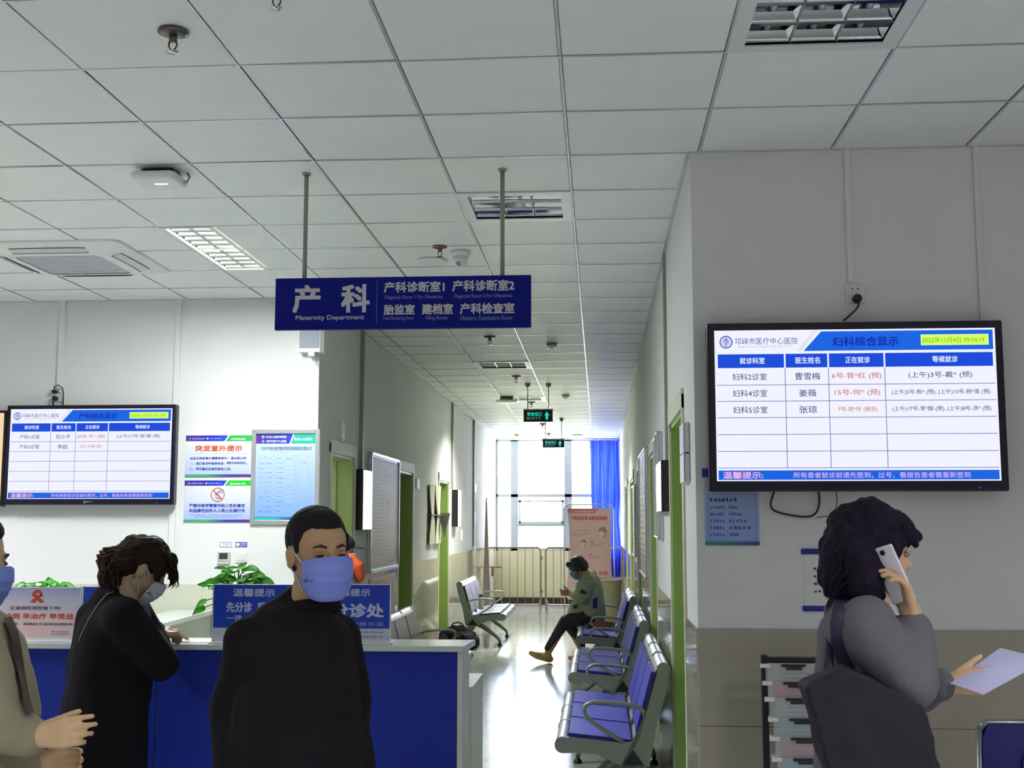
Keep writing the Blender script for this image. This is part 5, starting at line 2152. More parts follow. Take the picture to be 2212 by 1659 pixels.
def s1(p_):
    p_.rect(0, 0, 1, .80, SB, 1)
    p_.rect(0, .80, 1, 1, ink((196, 202, 214)), 1)
    p_.text('温馨提示', .24, .07, .76, .22, SW, 2, .02)
    p_.text('先分诊', .16, .32, .48, .51, SW, 2, .03)
    p_.text('后就诊', .54, .32, .88, .51, SW, 2, .03)
    p_.text('一诊', .16, .56, .36, .68, SW, 2, .02)


def s2(p_):
    p_.rect(0, 0, 1, .80, SB, 1)
    p_.rect(0, .80, 1, 1, ink((196, 202, 214)), 1)
    p_.text('温馨提示', .26, .07, .76, .21, SW, 2, .02)
    p_.text('分诊处', .28, .34, .93, .60, SW, 2, .03)
    p_.text('测量体温', .52, .68, .93, .75, ink((130, 150, 220)), 2, .01)
    R_ = random.Random(2)
    p_.scrawl(.5, .85, .93, .88, ink((130, 140, 160)), 2, 12, R_)
    p_.scrawl(.5, .93, .93, .96, ink((130, 140, 160)), 2, 12, R_)


def s3f(p_):
    gradient(p_, 0, 0, 1, 1, [(166, 172, 212), (206, 202, 216), (226, 206, 206), (228, 190, 186)], 1)
    c = ink((196, 70, 50))
    # ribbon
    p_.ring(.5, .155, .028, .062, c, 2, 20, -.3, PI + .3)
    p_.poly([(.445, .15), (.50, .15), (.585, .29), (.53, .31)], c, 3)
    p_.poly([(.555, .15), (.50, .15), (.415, .29), (.47, .31)], c, 2)
    p_.text('艾滋病检测您做了吗?', .18, .375, .78, .45, ink((70, 56, 70)), 2, .01)
    p_.text('早检测 早治疗 早受益', .02, .52, .93, .635, ink((206, 76, 50)), 2, .02)
    p_.text('提供保密、准确的艾滋病检测服务', .05, .71, .93, .76, ink((80, 56, 66)), 2, .01)
    R_ = random.Random(2)
    p_.scrawl(.68, .87, .9, .9, ink((150, 150, 190)), 2, 8, R_)
    p_.scrawl(.68, .92, .9, .95, ink((150, 150, 190)), 2, 8, R_)


def s4(p_):
    p_.rect(0, 0, 1, .8, SB, 1)
    p_.rect(0, .8, 1, 1, ink((196, 202, 214)), 1)
    p_.text('温馨提示', .3, .07, .8, .2, SW, 2, .02)


YS = YC + .07
standee(462, 1262, 636, 1380, YS, 'blue stand notice at the plant, left of the man in black', s1)
standee(667, 1262, 843, 1380, YS, 'blue stand notice right of the man in black', s2)
standee(-10, 1268, 172, 1383, YS, 'pink AIDS-testing stand notice with a red ribbon on the desk', s3f)
standee(181, 1267, 296, 1382, YS, 'blue stand notice half hidden behind the bending woman', s4)


# ---- pothos plants behind the stands
def plant(cx, cy, z, w, h, n, seed, label, trail=()):
    R_ = random.Random(seed)
    t = thing('potted_pothos', label, 'plant', (cx, cy, z - .12))
    MB().lathe([(.05, -.07), (.065, .03), (.072, .08), (.066, .08), (.06, .02), (.001, .02)], (0, 0, .035),
               M_WHITE, n=20).build('pot', t)
    stems = MB()
    for i in range(n):
        a = R_.uniform(0, 2 * PI)
        rr = w * math.sqrt(R_.random())
        hx, hy = rr * math.cos(a), rr * math.sin(a) * .5
        hz = .12 + h * (1 - (rr / w) ** 1.6 * .6) * R_.uniform(.25, 1.0)
        if i < len(trail):
            hx, hy, hz = trail[i]
            a = math.atan2(hy, hx)
        s = R_.uniform(.04, .062)
        # leaf: heart-shaped folded blade
        dirv = Vector((math.cos(a) * .8, math.sin(a) * .5 - .25, R_.uniform(-.5, .35) if i >= len(trail) or hz > 0 else -.8)).normalized()
        side = dirv.cross(Vector((0, R_.uniform(-.9, -.3), R_.uniform(.4, 1)))).normalized()
        up = side.cross(dirv).normalized()
        base = Vector((hx, hy, hz))
        prof = [(0, .0), (.05, .22), (.18, .40), (.38, .46), (.6, .36), (.8, .2), (1.0, .0)]
        lf = MB()
        rows = []
        for tt, ww in prof:
            c_ = base + dirv * (tt * s * 1.35) - up * (.25 * s * tt * tt)
            rows.append([c_ - side * ww * s + up * .14 * s, c_ - side * ww * s * .5 + up * .04 * s, c_,
                         c_ + side * ww * s * .5 + up * .04 * s, c_ + side * ww * s + up * .14 * s])
        lf.grid(rows, M_LEAF if R_.random() < .65 else M_LEAF2)
        lf.build('leaf', t)
        stems.tube([(0, 0, .1), (hx * .4, hy * .4, .1 + (hz - .1) * .7 + .02), tuple(base)], .0022, M_STEM, n=5)
    stems.build('stems', t)
    return t


# a raised shelf behind the stands carries the pots
p = W(515, 1262, Y=YC + .2)
plant(p.x, YC + .2, p.z - .035, .115, .105, 70, 4, 'bushy green pothos plant behind the blue stand at the man\'s left',
      trail=[(-.11, -.09, .09), (-.115, -.1, .06), (.12, -.02, .17), (.0, -.02, .225), (-.04, -.03, .215)])
p = W(105, 1268, Y=YC + .2)
plant(p.x, YC + .2, p.z - .015, .1, .03, 26, 9, 'pothos plant with a few leaves above the pink stand notice',
      trail=[(-.09, -.03, .15), (.02, -.02, .14), (.045, -.02, .14)])
MB()
# ================================================================== PEOPLE
def frame_from(fwd, up=(0, 0, 1)):
    f = Vector(fwd).normalized()
    r = f.cross(Vector(up)).normalized()
    u = r.cross(f)
    return Matrix((r, f, u)).transposed()       # columns right, forward, up


def head_parts(c, R3, s=1.0):
    c = Vector(c)

    def P(x, y, z):
        return c + R3 @ Vector((x * s, y * s, z * s))

    def E(x, y, z, a, b, d):
        return ('e', P(x, y, z), (a * s, b * s, d * s), R3)
    L = [E(0, -.014, .028, .076, .096, .090), E(0, .022, -.025, .063, .066, .082), E(0, .05, -.092, .036, .034, .026),
         E(.033, .056, -.03, .026, .026, .03), E(-.033, .056, -.03, .026, .026, .03),
         ('c', P(0, .084, .006), P(0, .103, -.026), .008 * s, .012 * s),
         ('c', P(-.012, .088, -.033), P(.012, .088, -.033), .008 * s, .008 * s),
         ('c', P(-.034, .073, .02), P(.034, .073, .02), .011 * s, .011 * s),
         ('c', P(-.017, .079, -.060), P(.017, .079, -.060), .0065 * s, .0065 * s),
         ('c', P(-.014, .077, -.071), P(.014, .077, -.071), .0065 * s, .0065 * s),
         ('c', P(-.055, .0, -.055), P(-.02, .05, -.095), .018 * s, .018 * s),
         ('c', P(.055, .0, -.055), P(.02, .05, -.095), .018 * s, .018 * s)]
    for q in (-1, 1):
        L += [E(q * .077, -.006, -.008, .009, .017, .026), ('c', P(q * .078, -.004, .018), P(q * .086, -.018, .008), .007 * s,
                                                           .006 * s),
              ('c', P(q * .086, -.018, .008), P(q * .080, -.010, -.03), .006 * s, .008 * s)]
    return L


def hand_parts(wrist, fdir, thumb, curl=(.3, .35, .4, .45), tcurl=.3, s=1.0, spread=.06):
    """fdir: direction of the fingers, thumb: direction of the thumb's side; palm faces fdir x thumb * side"""
    w = Vector(wrist)
    Y = Vector(fdir).normalized()
    X = (Vector(thumb) - Y * Vector(thumb).dot(Y)).normalized()
    return w, X, Y


def make_hand(wrist, fdir, thumb, palm, curl=(.3, .35, .4, .45), tcurl=.35, s=1.0, tout=.75):
    w = Vector(wrist)
    Y = Vector(fdir).normalized()
    N = Vector(palm)
    N = (N - Y * N.dot(Y)).normalized()          # towards the palm side
    X = Y.cross(N)
    if X.dot(Vector(thumb)) < 0:
        X = -X
    L = []

    def P(x, y, n):
        return w + (X * x + Y * y + N * n) * s
    L.append(('c', P(0, -.02, 0), P(0, .02, 0), .026 * s, .028 * s))
    for x, x2 in ((.024, .030), (.009, .010), (-.007, -.010), (-.022, -.029)):
        L.append(('c', P(x * .7, .012, 0), P(x2, .088, 0), .014 * s, .0125 * s))
    L.append(('c', P(.018, .02, .008), P(.028, .055, .01), .016 * s, .012 * s))
    fl = (.070, .078, .072, .056)
    for i, x in enumerate((.030, .010, -.010, -.029)):
        p = P(x, .088, 0)
        a = .0
        tot = fl[i]
        sp = (x / .03) * .07
        for k, fr in enumerate((.45, .31, .24)):
            a += curl[i] * (.9 if k == 0 else 1.1)
            d = (Y * math.cos(a) + N * math.sin(a) + X * sp * (1 if k == 0 else 0)).normalized()
            q = p + d * (tot * fr * s)
            r0 = (.0088, .0080, .0074)[k] * s
            L.append(('c', p, q, r0, r0 * .93))
            p = q
    p = P(.022, .018, .006)
    d = (Y * math.cos(tout) + X * math.sin(tout) + N * .25).normalized()
    q = p + d * .045 * s
    L.append(('c', p, q, .0125 * s, .0105 * s))
    d2 = (d * math.cos(tcurl) + (Y * .6 + N * .5).normalized() * math.sin(tcurl)).normalized()
    q2 = q + d2 * .032 * s
    L.append(('c', q, q2, .0102 * s, .0092 * s))
    d3 = (d2 * math.cos(tcurl) + (Y * .6 + N * .5).normalized() * math.sin(tcurl)).normalized()
    L.append(('c', q2, q2 + d3 * .024 * s, .0092 * s, .008 * s))
    return L


def mask_mesh(c, R3, s=1.0):
    c = Vector(c)

    def P(x, y, z):
        return c + R3 @ Vector((x * s, y * s, z * s))
    rows = []
    prof = [(0, .108, -.006, 1.10), (.06, .117, -.012, 1.18), (.25, .122, -.032, 1.22), (.33, .1235, -.044, 1.22),
            (.36, .1195, -.047, 1.22), (.5, .117, -.062, 1.2), (.54, .118, -.066, 1.2), (.57, .113, -.069, 1.2),
            (.72, .109, -.085, 1.16), (.75, .105, -.088, 1.16), (.9, .098, -.108, 1.1), (1, .084, -.122, 1.0),
            (1.04, .066, -.124, .9)]
    for v, yf, z, am in prof:
        r = []
        for k in range(25):
            u = k / 24 * 2 - 1
            a = u * am
            hw = .074 if v < .8 else .074 - (v - .8) * .07
            x = hw * math.sin(a) / math.sin(1.22)
            y = .012 + (yf - .012) * max(0.0, math.cos(a)) ** .8
            zz = z + .012 * (abs(u) ** 3) * (1 if v > .5 else -.6) - .006 * (1 - abs(u)) * (1 if v < .1 else 0) * -1
            r.append(P(x, y, zz))
        rows.append(r)
    m = MB()
    m.grid(rows, None)
    loops = []
    for q in (-1, 1):
        loops.append([P(q * .069, .045, -.018), P(q * .076, .015, .006), P(q * .083, -.012, .022), P(q * .085, -.026, .0),
                      P(q * .08, -.018, -.03), P(q * .074, .01, -.05), P(q * .062, .04, -.095)])
    return m, loops


def add_mask(parent, c, R3, s, m_front):
    m, loops = mask_mesh(c, R3, s)
    for i in range(len(m.mi)):
        m.mi[i] = 0
    m.mats = [m_front]
    o = m.build('face_mask', parent)
    lp = MB()
    for l in loops:
        lp.tube(l, .0022 * s, M_MASKW, n=6)
    lp.build('ear_loop', o)
    return o


def eyes(parent, c, R3, s, closed=False):
    c = Vector(c)
    for q in (-1, 1):
        e = MB()
        pc = c + R3 @ Vector((q * .031 * s, .0755 * s, .002 * s))
        e.ball(pc, (.0135 * s, .011 * s, .0085 * s), mat('eyelid_skin', (176, 132, 104), rough=.5), n=12, mtx=R3)
        e.ball(pc + R3 @ Vector((0, .0075 * s, -.001 * s)), (.0105 * s, .005 * s, .0032 * s), mat('eye_dark', (30, 22, 20),
                                                                                   rough=.2), n=10, mtx=R3)
        e.build('eye', parent)
        b = MB()
        b.tube([c + R3 @ Vector((q * x * s, y * s, z * s)) for x, y, z in ((.014, .0875, .0215), (.03, .0855, .0265),
                                                                         (.047, .073, .022))],
               [.003 * s, .0046 * s, .0022 * s], mat('brow_hair', (52, 42, 36), rough=.7), n=6)
        b.build('eyebrow', parent)


def local(root, L):
    """shift world-space parts to the root's frame"""
    o = Vector(root.location)
    out = []
    for q in L:
        if q[0] == 'e':
            out.append(('e', Vector(q[1]) - o, q[2], q[3]))
        else:
            out.append(('c', Vector(q[1]) - o, Vector(q[2]) - o, *q[3:]))
    return out


def limb(a, b, c, ra, rb, rc):
    return [('c', a, b, ra, rb), ('c', b, c, rb, rc)]


def shoe_parts(ankle, fdir, s=1.0):
    a = Vector(ankle)
    d = Vector((fdir[0], fdir[1], 0)).normalized()
    g = Vector((a.x, a.y, .035))
    return [('c', a, g - d * .03, .038 * s, .036 * s), ('c', g - d * .045, g + d * .08, .035 * s, .040 * s),
            ('c', g + d * .08, g + d * .16 + Vector((0, 0, -.006)), .040 * s, .027 * s)]


def strands(cx, n, fn, r, m, name, parent, seed=1):
    R_ = random.Random(seed)
    h = MB()
    for i in range(n):
        h.tube(fn(R_), r, m, n=4)
    return h.build(name, parent, kind='stuff')


def surf(objs, px, py, lift=.003):
    """point on the garments seen at a pixel: a ray from the real viewpoint, used once to lay trims on cloth"""
    d = (_R * ((px - 1106.0) / FPX) - _U * ((py - 829.5) / FPX) + _F).normalized()
    best = None
    for o in objs:
        bv = BVHTree.FromPolygons([v.co + o.parent.location for v in o.data.vertices],
                                  [tuple(p.vertices) for p in o.data.polygons])
        h = bv.ray_cast(Vector((0, 0, CAMZ)), d)
        if h[0] is not None and (best is None or h[3] < best[3]):
            best = h
    return None if best is None else best[0] + best[1] * lift


def person(name, label, loc, head, fwd, headup=(0, 0, 1), hs=1.0):
    t = thing(name, label, 'person', loc)
    return t


# ------------------------------------------------ 1. the man in black, centre
Ym = 3.3
man = thing('person', 'short-haired man in a black coat and blue mask walking before the reception desk', 'person',
            (W(645, 1400, Y=Ym).x, Ym, 0))
hc = W(695, 1196, Y=Ym)
hc.y = Ym - .03
R3 = frame_from((math.sin(.62), -math.cos(.62), -.03), (-.03, 0, 1))
shR, shL = W(537, 1388, Y=Ym - .09), W(730, 1378, Y=Ym + .1)
nb = W(668, 1318, Y=Ym)
chest = W(640, 1420, Y=Ym)
pel = W(642, 1640, Y=Ym)
pel.z = .95
elR, elL = W(497, 1530, Y=Ym - .02), W(757, 1510, Y=Ym + .12)
wrR, wrL = W(505, 1690, Y=Ym - .1), W(772, 1690, Y=Ym + .02)
fw = Vector((math.sin(.6), -math.cos(.6), 0))
rt = Vector((-math.cos(.6), -math.sin(.6), 0))
hipR, hipL = pel + rt * .09 - Vector((0, 0, .05)), pel - rt * .09 - Vector((0, 0, .05))
knR, anR = hipR + fw * .16 + Vector((0, 0, -.42)), hipR + fw * .2 + Vector((0, 0, -.80))
knL, anL = hipL - fw * .05 + Vector((0, 0, -.42)), hipL - fw * .24 + Vector((0, 0, -.80))
anR.z = anL.z = .1
skin = head_parts(hc, R3, 1.0)
skin += [('c', hc + R3 @ Vector((0, -.02, -.06)), nb, .056, .06), ('c', nb, chest, .07, .13), ('c', chest, pel, .13, .13),
         ('c', shR, shL, .05, .05)]
skin += limb(shR, elR, wrR, .045, .036, .027) + limb(shL, elL, wrL, .045, .036, .027)
skin += limb(hipR, knR, anR, .08, .055, .04) + limb(hipL, knL, anL, .08, .055, .04)
skin += make_hand(wrR + Vector((0, 0, -.02)), (0, 0, -1), fw, -rt)
skin += make_hand(wrL + Vector((0, 0, -.02)), (0, 0, -1), fw, rt)
link('body', blob(local(man, skin), .0045, 3), mat('skin_man', (188, 152, 112), rough=.5, nscale=14, namt=.05), man)
coat = [('c', shR, shL, .062, .062), ('c', nb + Vector((0, 0, -.03)), chest, .085, .15), ('c', shR, chest, .07, .14),
        ('c', shL, chest, .07, .14), ('c', chest, pel, .165, .195),
        ('c', W(640, 1500, Y=Ym), pel + Vector((0, 0, -.12)), .185, .205),
        ('c', nb + Vector((-.01, .02, -.01)), shR, .055, .062), ('c', nb + Vector((.02, .02, -.02)), shL, .052, .062),
        ('c', W(662, 1302, Y=Ym + .03), W(556, 1382, Y=Ym - .05), .064, .078),
        ('c', pel + Vector((-.05, 0, -.1)), pel + Vector((.05, 0, -.13)), .2, .2)]
coat += limb(shR, elR, wrR, .068, .063, .056) + limb(shL, elL, wrL, .068, .062, .055)
me = blob(local(man, coat), .009, 6)
wrinkle(me, .016, 7, 3, .35)
cut_hem(me, .80)
man_coat = link('coat', me, M_COATB, man)
# stand-up collar ring
cr = []
for k in range(20):
    a = 2 * PI * k / 20
    cr.append(nb + Vector((.074 * math.cos(a), .074 * math.sin(a), .002 - .012 * math.cos(a - 2.2) * 1.5)) - Vector(
        man.location))
MB().tube(cr, .017, M_COATB, n=8, closed=True).build('collar', man)
tro = limb(hipR, knR, anR + Vector((0, 0, .0)), .10, .075, .065) + limb(hipL, knL, anL, .10, .075, .065) + [
    ('c', hipR, hipL, .11, .11)]
link('trousers', blob(local(man, tro), .011, 5), mat('dark_trousers', (24, 24, 28), rough=.8), man)
for an in (anR, anL):
    link('shoe', blob(local(man, shoe_parts(an + Vector((0, 0, -.01)), fw)), .007, 2), M_SHOE, man)


def short_hair(c, R3, s, parent, m, v=.0045):
    P = lambda x, y, z: Vector(c) + R3 @ Vector((x * s, y * s, z * s))
    L = [('e', P(0, -.026, .044), (.0815 * s, .092 * s, .086 * s), R3),
         ('e', P(0, -.052, .012), (.069 * s, .060 * s, .075 * s), R3),
         ('e', P(0, -.066, -.022), (.056 * s, .04 * s, .05 * s), R3),
         ('e', P(0, .008, .080), (.056 * s, .064 * s, .042 * s), R3),
         ('c', P(-.070, .012, .045), P(-.0715, .018, .008), .011 * s, .005 * s),
         ('c', P(.070, .012, .045), P(.0715, .018, .008), .011 * s, .005 * s)]
    me_ = blob(local(parent, L), v * s, 2)
    wrinkle(me_, .0012, 90)
    return link('hair', me_, m, parent)


short_hair(hc, R3, 1.02, man, M_HAIR)
hcl = hc - Vector(man.location)
eyes(man, hcl, R3, 1.0)
add_mask(man, hcl, R3, 1.0, M_MASK)

# ------------------------------------------------ 2. woman bending over the desk
Yw = 4.72
wo = thing('person', 'woman in a long black coat bending over the reception desk to write', 'person',
           (W(240, 1400, Y=Yw).x, Yw, 0))
hc2 = W(312, 1229, Y=Yw + .02)
R3b = frame_from((.74, .30, -.60), (.45, .15, .88))
nb2 = W(270, 1292, Y=Yw)
shR2, shL2 = W(262, 1335, Y=Yw - .13), W(285, 1320, Y=Yw + .17)
chest2 = W(250, 1372, Y=Yw)
pel2 = W(228, 1530, Y=Yw)
elR2, elL2 = W(346, 1432, Y=Yw - .06), W(330, 1400, Y=Yw + .22)
hz = ctz + .035
wrR2 = W(342, 1385, Y=4.98)
wrR2.z = hz + .012
wrL2 = Vector((wrR2.x - .01, 5.10, hz + .01))
skin = head_parts(hc2, R3b, 1.0)
skin += [('c', hc2 + R3b @ Vector((0, -.02, -.06)), nb2, .052, .055), ('c', nb2, chest2, .07, .11),
         ('c', chest2, pel2, .12, .13), ('c', shR2, shL2, .045, .045)]
skin += limb(shR2, elR2, wrR2, .042, .034, .025) + limb(shL2, elL2, wrL2, .042, .034, .025)
hr, hl = pel2 + Vector((-.02, -.06, -.05)), pel2 + Vector((-.02, .06, -.05))
kr, kl = Vector((hr.x + .02, hr.y, .48)), Vector((hl.x + .05, hl.y, .48))
ar, al = Vector((hr.x - .03, hr.y, .1)), Vector((hl.x + .03, hl.y, .1))
skin += limb(hr, kr, ar, .08, .05, .036) + limb(hl, kl, al, .08, .05, .036)
skin += make_hand(wrR2, (.40, .9, .02), (-.9, .2, .2), (.0, .1, -1), (.5, .55, .6, .65), .5, .92)
skin += make_hand(wrL2, (-.1, .9, .0), (.9, -.2, .2), (0, 0, -1), (.2, .25, .25, .3), .3, .92)
link('body', blob(local(wo, skin), .005, 3), mat('skin_woman', (190, 164, 136), rough=.5), wo)
hem = Vector((pel2.x - .02, Yw, .5))
coat = [('c', shR2, shL2, .07, .07), ('c', nb2 + Vector((-.02, 0, -.02)), chest2, .085, .14),
        ('c', shR2, chest2, .075, .15), ('c', shL2, chest2, .075, .15), ('c', chest2, pel2, .155, .165),
        ('c', pel2, hem, .165, .195), ('c', W(200, 1335, Y=Yw), W(195, 1440, Y=Yw), .07, .09),
        ('c', W(235, 1300, Y=Yw), W(200, 1350, Y=Yw), .07, .075)]
coat += limb(shR2, elR2, wrR2 + Vector((-.05, -.02, .0)), .085, .078, .058)
coat += limb(shL2, elL2, wrL2 + Vector((-.05, 0, .0)), .08, .07, .052)
me = blob(local(wo, coat), .009, 6)
wrinkle(me, .011, 6, 9, .6)
cut_hem(me, .44)
wo_coat = link('coat', me, M_COATB, wo)
tro = limb(hr, kr, ar, .09, .068, .055) + limb(hl, kl, al, .09, .068, .055)
link('trousers', blob(local(wo, tro), .011, 4), mat('dark_trousers', (24, 24, 28)), wo)
for an in (ar, al):
    link('shoe', blob(local(wo, shoe_parts(an + Vector((0, 0, -.01)), (1, .2), .95)), .007, 2), M_SHOE, wo)
P2 = lambda x, y, z: hc2 + R3b @ Vector((x, y, z))
hp = [('e', P2(0, -.022, .04), (.088, .10, .09), R3b), ('e', P2(0, -.075, -.0), (.085, .07, .085), R3b),
      ('c', P2(.07, .03, .06), P2(.085, .06, .0), .028, .014), ('c', P2(-.07, .03, .06), P2(-.085, .05, .0), .028, .014),
      ('c', W(290, 1180, Y=Yw), W(240, 1215, Y=Yw), .045, .045), ('c', W(275, 1215, Y=Yw), W(240, 1250, Y=Yw), .06, .05),
      ('c', W(240, 1215, Y=Yw), W(222, 1245, Y=Yw), .038, .022), ('c', W(262, 1240, Y=Yw), W(262, 1272, Y=Yw), .06, .045),
      ('c', P2(.03, .06, .088), P2(.0, .085, .055), .03, .02), ('c', P2(.02, .08, .07), P2(.03, .10, .03), .018, .010)]
me = blob(local(wo, hp), .0055, 2)
wrinkle(me, .008, 26, 2)
link('hair', me, M_HAIRB, wo)
ol = Vector(wo.location)


def wisps(R_):
    a = W(300 - R_.uniform(0, 60), 1178 + R_.uniform(0, 45), Y=Yw + R_.uniform(-.08, .06))
    e = W(222 + R_.uniform(-8, 35), 1238 + R_.uniform(-15, 28), Y=Yw + R_.uniform(-.1, .06))
    mid = (a + e) / 2 + Vector((-.03 - R_.uniform(0, .02), 0, .03 + R_.uniform(0, .015)))
    tip = e + Vector((R_.uniform(-.008, .016), 0, -R_.uniform(.01, .03)))
    return [a - ol, mid - ol, e - ol, tip - ol]


strands(0, 170, wisps, [.003, .0034, .0024, .0006], mat('brown_hair_tips', (62, 44, 26), rough=.7, spec=.2), 'hair_strands', wo, 3)


def wisps2(R_):
    a = W(365 + R_.uniform(-10, 6), 1205 + R_.uniform(-12, 20), Y=Yw + R_.uniform(-.05, .1))
    e = W(378 + R_.uniform(-12, 8), 1245 + R_.uniform(-10, 22), Y=Yw + R_.uniform(-.05, .1))
    return [a - ol, (a + e) / 2 + Vector((.012, 0, 0)) - ol, e - ol, e + Vector((-.012, 0, -.012)) - ol]


strands(0, 36, wisps2, [.004, .003, .002, .0007], M_HAIRB, 'hair_fringe', wo, 5)
p = W(326, 1168, Y=Yw) - ol
MB().box((p.x - .03, p.y - .05, p.z - .012), (p.x + .03, p.y + .02, p.z + .014), M_BLACK, bev=.008).build('hair_clip', wo)
add_mask(wo, hc2 - ol, R3b, .98, M_MASKW)
pts = [surf([wo_coat], x, y, .002) for x, y in ((246, 1279), (232, 1284), (218, 1300), (205, 1318), (193, 1337), (184, 1355),
                                             (176, 1372), (171, 1386))]
pts = [q - ol for q in pts if q is not None]
if len(pts) > 3:
    MB().tube(pts, .0022, mat('piping_grey', (150, 146, 160), rough=.4), n=5).build('piping', wo)
# the sheet she writes on, and a pen
pw = W(372, 1389, Z=ctz + .001)
o = MB().box((-.1, -.07, 0), (.11, .09, .0015), mat('paper_white', (236, 236, 240), rough=.7)).build('paper_sheet')
o.location = (wrR2.x + .10, 5.22, ctz + .0003)
tag(o, 'white paper sheet on the desk under the bending woman\'s hand', 'paper')

# ------------------------------------------------ 3. woman on the phone, right
Yp = 3.3
ph_ = thing('person', 'woman with dark wavy hair in a grey jacket holding a phone and a paper', 'person',
            (W(1870, 1400, Y=Yp).x, Yp, 0))
ol = Vector(ph_.location)
hc3 = W(1886, 1190, Y=Yp)
R3c = frame_from((.95, .22, -.12), (.1, 0, 1))
nb3 = W(1868, 1312, Y=Yp)
shR3, shL3 = W(1868, 1352, Y=Yp - .15), W(1892, 1345, Y=Yp + .17)
chest3 = W(1862, 1400, Y=Yp)
pel3 = W(1880, 1640, Y=Yp)
pel3.z = .94
elR3, elL3 = W(1966, 1476, Y=Yp - .17), W(1985, 1490, Y=Yp + .14)
wrR3, wrL3 = W(1971, 1335, Y=Yp - .11), W(2052, 1478, Y=Yp + .08)
skin = head_parts(hc3, R3c, .99)
skin += [('c', hc3 + R3c @ Vector((0, -.02, -.06)), nb3, .05, .053), ('c', nb3, chest3, .065, .105),
         ('c', chest3, pel3, .11, .125), ('c', shR3, shL3, .042, .042)]
skin += limb(shR3, elR3, wrR3, .04, .034, .025) + limb(shL3, elL3, wrL3, .04, .034, .025)
hr, hl = pel3 + Vector((0, -.06, -.05)), pel3 + Vector((0, .06, -.05))
kr, kl = Vector((hr.x - .05, hr.y, .48)), Vector((hl.x + .12, hl.y, .48))
ar, al = Vector((hr.x - .2, hr.y, .1)), Vector((hl.x + .14, hl.y, .1))
skin += limb(hr, kr, ar, .08, .05, .036) + limb(hl, kl, al, .08, .05, .036)
skin += make_hand(wrR3, (-.25, -.12, .95), (-.1, .9, .1), (-.95, -.1, -.2), (.38, .45, .5, .55), .35, .98, .5)
skin += make_hand(wrL3, (.96, .05, .10), (.1, -.3, .95), (0, .9, .1), (.25, .4, .45, .5), .15, .95, .45)
link('body', blob(local(ph_, skin), .0045, 3), mat('skin_phone', (214, 176, 138), rough=.5, nscale=12, namt=.05), ph_)
M_GREY = mat('grey_jacket', (104, 102, 108), rough=.85, bump=.3, bscale=40)
jk = [('c', shR3, shL3, .068, .068), ('c', nb3 + Vector((-.01, 0, -.025)), chest3, .08, .115), ('c', shR3, chest3, .07, .12),
      ('c', shL3, chest3, .07, .12), ('c', chest3, pel3, .125, .15), ('c', pel3, pel3 + Vector((0, 0, -.1)), .155, .165)]
jk += [('c', shR3, elR3, .074, .068), ('c', elR3, wrR3 + Vector((.0, 0, -.03)), .066, .05)]
jk += [('c', shL3, elL3, .07, .062), ('c', elL3, wrL3 + Vector((-.03, 0, -.005)), .06, .05)]
me = blob(local(ph_, jk), .009, 5)
wrinkle(me, .009, 9, 4, .8)
cut_hem(me, .80)
jkt = link('jacket', me, M_GREY, ph_)
# white shirt front
sh = [('c', W(1912, 1322, Y=Yp - .03), W(1938, 1372, Y=Yp - .03), .03, .03)]
link('shirt', blob(local(ph_, sh), .006, 3), mat('shirt_white', (206, 206, 208), rough=.7), ph_)
tro = limb(hr, kr, ar, .095, .07, .055) + limb(hl, kl, al, .095, .07, .055)
link('trousers', blob(local(ph_, tro), .011, 4), mat('dark_trousers', (24, 24, 28)), ph_)
for an in (ar, al):
    link('shoe', blob(local(ph_, shoe_parts(an + Vector((0, 0, -.01)), (1, 0), .95)), .007, 2), M_SHOE, ph_)
P3 = lambda x, y, z: hc3 + R3c @ Vector((x, y, z))
S_ = lambda px, py, dy=0.0: W(px, py, Y=Yp + dy)
hp = [('e', P3(0, -.02, .045), (.094, .108, .092), R3c), ('e', P3(0, -.06, -.005), (.098, .08, .095), R3c),
      ('c', P3(.0, .06, .09), P3(.03, .092, .055), .032, .022), ('c', P3(.06, .05, .06), P3(.06, .085, .03), .03, .012),
      ('c', S_(1835, 1165, -.04), S_(1815, 1235, -.05), .06, .062), ('c', S_(1815, 1235, -.05), S_(1800, 1270, -.05), .055, .03),
      ('c', S_(1850, 1200, -.08), S_(1865, 1262, -.09), .06, .055), ('c', S_(1865, 1262, -.09), S_(1892, 1282, -.09), .045, .026),
      ('c', S_(1835, 1160, .05), S_(1820, 1265, .06), .06, .04), ('c', S_(1838, 1225, -.02), S_(1838, 1272, -.03), .06, .035),
      ('c', S_(1800, 1262, -.05), S_(1784, 1284, -.04), .026, .012), ('c', P3(.07, .02, .02), P3(.082, -.0, -.04), .028, .03)]
me = blob(local(ph_, hp), .0055, 2)
wrinkle(me, .010, 22, 7)
link('hair', me, mat('dark_wavy_hair', (28, 20, 38), rough=.75, spec=.2, bump=.6, bscale=45), ph_)


def wis3(R_):
    x = R_.uniform(1785, 1905)
    a = W(x + 12 + R_.uniform(-10, 10), 1215 + R_.uniform(-20, 20), Y=Yp - .10 + R_.uniform(-.03, .1))
    e = W(x, 1280 + R_.uniform(-14, 14) - abs(x - 1840) * .0, Y=Yp - .09 + R_.uniform(-.03, .1))
    m1 = a.lerp(e, .35) + Vector((.014, 0, 0))
    m2 = a.lerp(e, .7) + Vector((-.012, 0, 0))
    return [q - ol for q in (a, m1, m2, e)]


